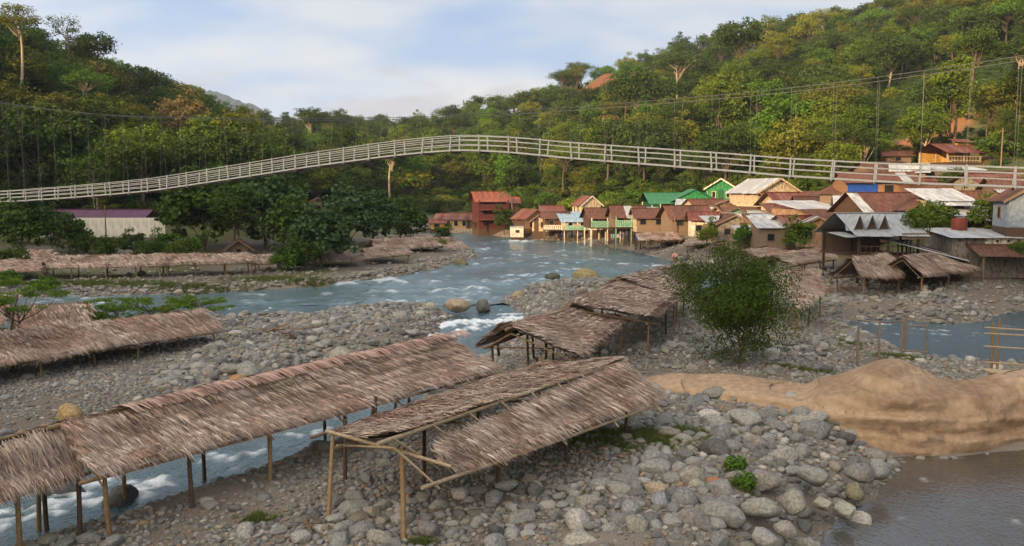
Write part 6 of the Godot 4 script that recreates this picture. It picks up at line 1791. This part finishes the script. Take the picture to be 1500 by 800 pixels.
# ---------------------------------------------------------------- small things
# a crouching bather: one skin over a chain of joints, meshed as surface nets
func figure(bones: Array, cell: float) -> ArrayMesh:
	var lo := Vector3(9, 9, 9)
	var hi := -lo
	for b in bones:
		for e in 2:
			var r: Vector3 = Vector3.ONE * (b[2 + e] + cell * 2)
			lo = lo.min(b[e] - r); hi = hi.max(b[e] + r)
	var n := Vector3i(((hi - lo) / cell).ceil()) + Vector3i.ONE
	var f := PackedFloat32Array()
	f.resize(n.x * n.y * n.z)
	for z in n.z:
		for y in n.y:
			for x in n.x:
				var p := lo + Vector3(x, y, z) * cell
				var d := 1e3
				for b in bones:
					var ab: Vector3 = b[1] - b[0]
					var t := clampf((p - b[0]).dot(ab) / maxf(ab.length_squared(), 1e-6), 0, 1)
					var q: float = p.distance_to(b[0] + ab * t) - lerpf(b[2], b[3], t)
					var k := 0.03
					var hh := maxf(k - absf(d - q), 0.0) / k
					d = minf(d, q) - hh * hh * k * 0.25
				f[(z * n.y + y) * n.x + x] = d
	var mb := MB.new()
	var at := {}
	var step := [1, n.x, n.x * n.y]
	for z in n.z - 1:
		for y in n.y - 1:
			for x in n.x - 1:
				var k := (z * n.y + y) * n.x + x
				var sum := Vector3.ZERO
				var c := 0
				for ax in 3:
					for q in 4:
						var o1: int = step[(ax + 1) % 3] * (q & 1) + step[(ax + 2) % 3] * (q >> 1)
						var a := f[k + o1]
						var b := f[k + o1 + step[ax]]
						if (a < 0) != (b < 0):
							var p := Vector3.ZERO
							p[ax] = a / (a - b); p[(ax + 1) % 3] = q & 1; p[(ax + 2) % 3] = q >> 1
							sum += p; c += 1
				if c:
					at[k] = mb.v.size()
					mb.v.append(lo + (Vector3(x, y, z) + sum / c) * cell); mb.c.append(Color.WHITE)
	for k in at:
		for ax in 3:
			if (f[k] < 0) != (f[k + step[ax]] < 0):
				var u: int = step[(ax + 1) % 3]
				var w: int = step[(ax + 2) % 3]
				if at.has(k - u) and at.has(k - w) and at.has(k - u - w):
					var q := [at[k], at[k - u], at[k - u - w], at[k - w]]
					if f[k] < 0: mb.ix.append_array(PackedInt32Array([q[0], q[1], q[2], q[0], q[2], q[3]]))
					else: mb.ix.append_array(PackedInt32Array([q[0], q[2], q[1], q[0], q[3], q[2]]))
	var st := SurfaceTool.new()
	st.create_from(mb.mesh(), 0)
	st.generate_normals()
	return st.commit()

func build_small() -> void:
	# two bathers crouching at the right shore
	var skin := mat(Color(0.3, 0.16, 0.1), 0.6)
	var V := func(x, y, z): return Vector3(x, y, z)
	var body := [
		[V.call(0, 0.34, 0), V.call(0, 0.6, 0.12), 0.14, 0.13], [V.call(0, 0.6, 0.12), V.call(0, 0.8, 0.2), 0.14, 0.12], [V.call(0, 0.85, 0.22), V.call(0, 0.93, 0.27), 0.055, 0.05], [V.call(0, 0.98, 0.29), V.call(0, 1.06, 0.29), 0.095, 0.09],
		[V.call(-0.1, 0.34, 0), V.call(-0.16, 0.52, 0.4), 0.1, 0.075], [V.call(0.1, 0.34, 0), V.call(0.16, 0.52, 0.4), 0.1, 0.075], [V.call(-0.16, 0.52, 0.4), V.call(-0.14, 0.08, 0.22), 0.07, 0.045], [V.call(0.16, 0.52, 0.4), V.call(0.14, 0.08, 0.22), 0.07, 0.045],
		[V.call(-0.14, 0.05, 0.2), V.call(-0.15, 0.04, 0.4), 0.045, 0.035], [V.call(0.14, 0.05, 0.2), V.call(0.15, 0.04, 0.4), 0.045, 0.035],
		[V.call(-0.17, 0.79, 0.2), V.call(-0.24, 0.58, 0.36), 0.055, 0.045], [V.call(0.17, 0.79, 0.2), V.call(0.24, 0.58, 0.36), 0.055, 0.045], [V.call(-0.24, 0.58, 0.36), V.call(-0.1, 0.42, 0.55), 0.043, 0.033], [V.call(0.24, 0.58, 0.36), V.call(0.1, 0.42, 0.55), 0.043, 0.033]]
	for k in 5:
		for s in [-1, 1]:
			body.append([V.call(s * (0.1 - 0.012 * (k - 2)), 0.41, 0.57), V.call(s * (0.09 - 0.02 * (k - 2)), 0.34, 0.65 - 0.01 * absi(k - 1)), 0.011, 0.009])
	var bm := figure(body, 0.028)
	var shirt := figure([[V.call(0, 0.42, 0.03), V.call(0, 0.6, 0.12), 0.165, 0.155], [V.call(0, 0.6, 0.12), V.call(0, 0.79, 0.19), 0.16, 0.14], [V.call(-0.15, 0.79, 0.2), V.call(-0.21, 0.66, 0.29), 0.08, 0.075], [V.call(0.15, 0.79, 0.2), V.call(0.21, 0.66, 0.29), 0.08, 0.075]], 0.028)
	var shorts := figure([[V.call(0, 0.33, 0), V.call(0, 0.4, 0.02), 0.17, 0.16], [V.call(-0.1, 0.34, 0), V.call(-0.14, 0.47, 0.28), 0.12, 0.1], [V.call(0.1, 0.34, 0), V.call(0.14, 0.47, 0.28), 0.12, 0.1]], 0.028)
	var hair := figure([[V.call(0, 1.02, 0.27), V.call(0, 1.08, 0.275), 0.103, 0.09]], 0.028)
	for q in [[Vector3(17.31, 0.25, -89.86), -0.6, Color(0.6, 0.3, 0.28), "person in a pink shirt crouching at the water's edge"], [Vector3(17.84, 0.3, -87.49), 2.2, Color(0.12, 0.08, 0.07), "person in dark clothes bending beside the one in pink"]]:
		var t := thing("person", q[3], "person", on_ground(q[0]), q[1])
		part("body", bm, skin, t)
		part("shirt", shirt, mat(q[2], 0.8), t)
		part("shorts", shorts, mat(Color(0.06, 0.06, 0.09), 0.8), t)
		part("hair", hair, mat(Color(0.012, 0.01, 0.01), 0.6), t)
	# leafy branches rising behind the low left shelter
	var spots := [[20, 432, 33, 1.9], [-40, 430, 31, 2.2], [165, 452, 38, 1.35], [222, 450, 40, 1.3], [292, 448, 42, 1.35]]
	for k in spots.size():
		var q: Array = spots[k]
		var t := thing("acacia_sapling", "bright feathery sapling %s the low left shelter" % ["at the left edge behind", "just outside the left edge behind", "in the middle behind", "right of the middle behind", "at the right end behind"][k], "sapling", on_ground(Vector3((q[0] - 750.0) / 1250.0 * q[2], 0, -q[2])), 0.0, "feathery saplings behind the left shelter")
		var tr := MB.new()
		var cr := MB.new()
		var tip: float = 7.5 - (q[1] - 280.0) / 1250.0 * q[2] - t.position.y
		limb(tr, Vector3(-0.3, -0.2, 0), Vector3(0, tip, 0), 0.07, 0.03, 6)
		for i in 9:
			var a := rng.randf() * TAU
			var c := Vector3(cos(a) * q[3] * rng.randf_range(0.3, 1.0), tip + rng.randf_range(-0.45, 0.4), sin(a) * q[3] * rng.randf_range(0.3, 1.0))
			limb(tr, Vector3(0, tip * rng.randf_range(0.55, 0.9), 0), c, 0.03, 0.008, 5)
			for j in 6:
				clump(cr, c + Vector3(rng.randfn() * 0.28, rng.randfn() * 0.06, rng.randfn() * 0.28), Vector3(0.28, 0.08, 0.28), 70, 0.11, 0.35)
		part("trunk", tr.mesh(), M.bark, t)
		part("crown", cr.mesh(), M.leaf[10], t)
	# odds and ends on the gravel
	var heap := thing("fallen_thatch", "heap of fallen brown thatch on the right gravel shore", "thatch", on_ground(Vector3(21.92, 0.9, -57.19)), 0.4)
	thatch(heap, [Vector3(-1.6, 0.55, -0.3), Vector3(1.5, 0.45, -0.3), Vector3(1.6, 0.05, 0.8), Vector3(-1.7, 0.05, 0.8)], 45.0, 1.2, "fallen_slope")
	thatch(heap, [Vector3(1.5, 0.45, -0.3), Vector3(-1.6, 0.55, -0.3), Vector3(-1.7, 0.0, -1.1), Vector3(1.6, 0.0, -1.1)], 45.0, 1.2, "fallen_slope")
	for q in [[Vector3(-10.28, 1.2, -38.74), 16, "tangle of reddish driftwood on top of the gravel bar"], [Vector3(-4.12, 0.55, -17.15), 12, "small heap of brown twigs at the frame's corner post"], [Vector3(-2.54, 0.9, -34.8), 9, "dark driftwood stump on the gravel bar near the long roof"]]:
		var t := thing("driftwood", q[2], "driftwood", on_ground(q[0], 0.05))
		var far: float = clampf(-q[0].z / 22.0, 0.8, 2.0)
		for i in q[1]:
			var mb := MB.new()
			var a := rng.randf() * TAU
			var l := rng.randf_range(0.25, 0.6) * far
			var o := Vector3(rng.randfn() * 0.2, rng.randf_range(0.0, 0.2), rng.randfn() * 0.15) * far
			limb(mb, o - Vector3(cos(a), 0.15, sin(a)) * l * 0.6, o + Vector3(cos(a), rng.randf_range(-0.1, 0.5), sin(a)) * l, 0.018 * far, 0.006 * far, 5)
			part("stick", mb.mesh(), M.wood_orange if i % 2 else M.bark, t)
	var bk := thing("bucket", "white plastic bucket on the gravel under the open-gabled shelter", "bucket", on_ground(Vector3(27.01, 1, -55.54)))
	var bm2 := MB.new()
	bm2.tube(PackedVector3Array([Vector3(0, 0, 0), Vector3(0, 0.42, 0), Vector3(0, 0.44, 0)]), PackedFloat32Array([0.17, 0.22, 0.235]), 12)
	part("pail", bm2.mesh(), M.white, bk)
	var bh := MB.new()
	var arc := PackedVector3Array()
	var arr := PackedFloat32Array()
	for i in 9:
		arc.append(Vector3(cos(PI * i / 8.0) * 0.22, 0.42 + sin(PI * i / 8.0) * 0.18, 0)); arr.append(0.008)
	bh.tube(arc, arr, 4)
	part("handle", bh.mesh(), M.steel, bk)
	# grass
	var gb := MB.new()
	for i in 14:
		var a := rng.randf() * TAU
		var r := rng.randf() * 0.09
		var p := Vector3(cos(a) * r, 0, sin(a) * r)
		var o := Vector3(rng.randfn(), 0, rng.randfn()) * 0.05
		var s := Vector3(cos(a + 1.5), 0, sin(a + 1.5)) * 0.006
		var h := rng.randf_range(0.07, 0.17)
		var g := rng.randf_range(0.7, 1.0)
		gb.quad(p - s, p + s, p + o * 0.5 + Vector3(0, h * 0.6, 0) + s * 0.7, p + o * 0.5 + Vector3(0, h * 0.6, 0) - s * 0.7, Color(g, g, g))
		gb.tri(p + o * 0.5 + Vector3(0, h * 0.6, 0) - s * 0.7, p + o * 0.5 + Vector3(0, h * 0.6, 0) + s * 0.7, p + o * 1.3 + Vector3(0, h, 0), Color(g, g, g))
	var gm := gb.mesh(M.leaf_any)
	var xf: Array[Transform3D] = []
	var cols := PackedColorArray()
	for q in [[Vector3(3.42, 0.6, -23.19), 2.0, 0.9, 2600], [Vector3(4.43, 0.6, -23.52), 1.3, 0.7, 900], [Vector3(-1.76, 0.5, -16.38), 0.3, 0.15, 60], [Vector3(1.49, 0.5, -19.04), 0.5, 0.2, 120], [Vector3(5.3, 0.9, -18.96), 0.28, 0.22, 160], [Vector3(5.37, 0.9, -19.92), 0.25, 0.2, 90], [Vector3(-5.57, 0.5, -17.73), 0.4, 0.3, 120], [Vector3(14.69, 0.8, -37.78), 1.0, 1.0, 300], [Vector3(16.36, 0.5, -35.37), 0.9, 0.6, 420], [Vector3(10.83, 0.7, -31.72), 1.4, 0.5, 300], [Vector3(-2.15, 0.5, -29.26), 0.8, 0.5, 200], [Vector3(-23.98, 1, -63.44), 6.0, 1.6, 1500], [Vector3(-17.41, 1, -67.71), 5.0, 1.6, 1500], [Vector3(-32.91, 1, -64.98), 7.0, 1.6, 1500]]:
		for i in q[3]:
			var p := Vector3(q[0].x + rng.randfn() * q[1] * 0.5, 0, q[0].z + rng.randfn() * q[2] * 0.5)
			if n_fine.get_noise_2d(p.x * 3.0, p.z * 3.0) < -0.12: continue
			var s := rng.randf_range(0.6, 1.3) * (1.6 if p.z < -40 else 1.0)
			xf.append(Transform3D(Basis(Vector3.UP, rng.randf() * TAU).scaled(Vector3(s, s, s)), on_ground(p, -0.01)))
			cols.append(Color(0.06, 0.1, 0.022).lerp(Color(0.14, 0.14, 0.045), rng.randf()) * rng.randf_range(0.8, 1.2))
	multi("grass", gm, M.leaf_any, xf, cols, self)
	# weeds with broad leaves among the stones
	for q in [[Vector3(5.33, 0.95, -18.95), "bright green weed growing between the boulders"], [Vector3(5.37, 0.95, -19.93), "small weed behind the bright green one in the stones"]]:
		var t := thing("weed", q[1], "plant", on_ground(q[0]), 0.0)
		var cr := MB.new()
		clump(cr, Vector3(0, 0.2, 0), Vector3(0.28, 0.2, 0.24), 260, 0.1, 0.6)
		part("leaves", cr.mesh(), M.leaf[7], t)
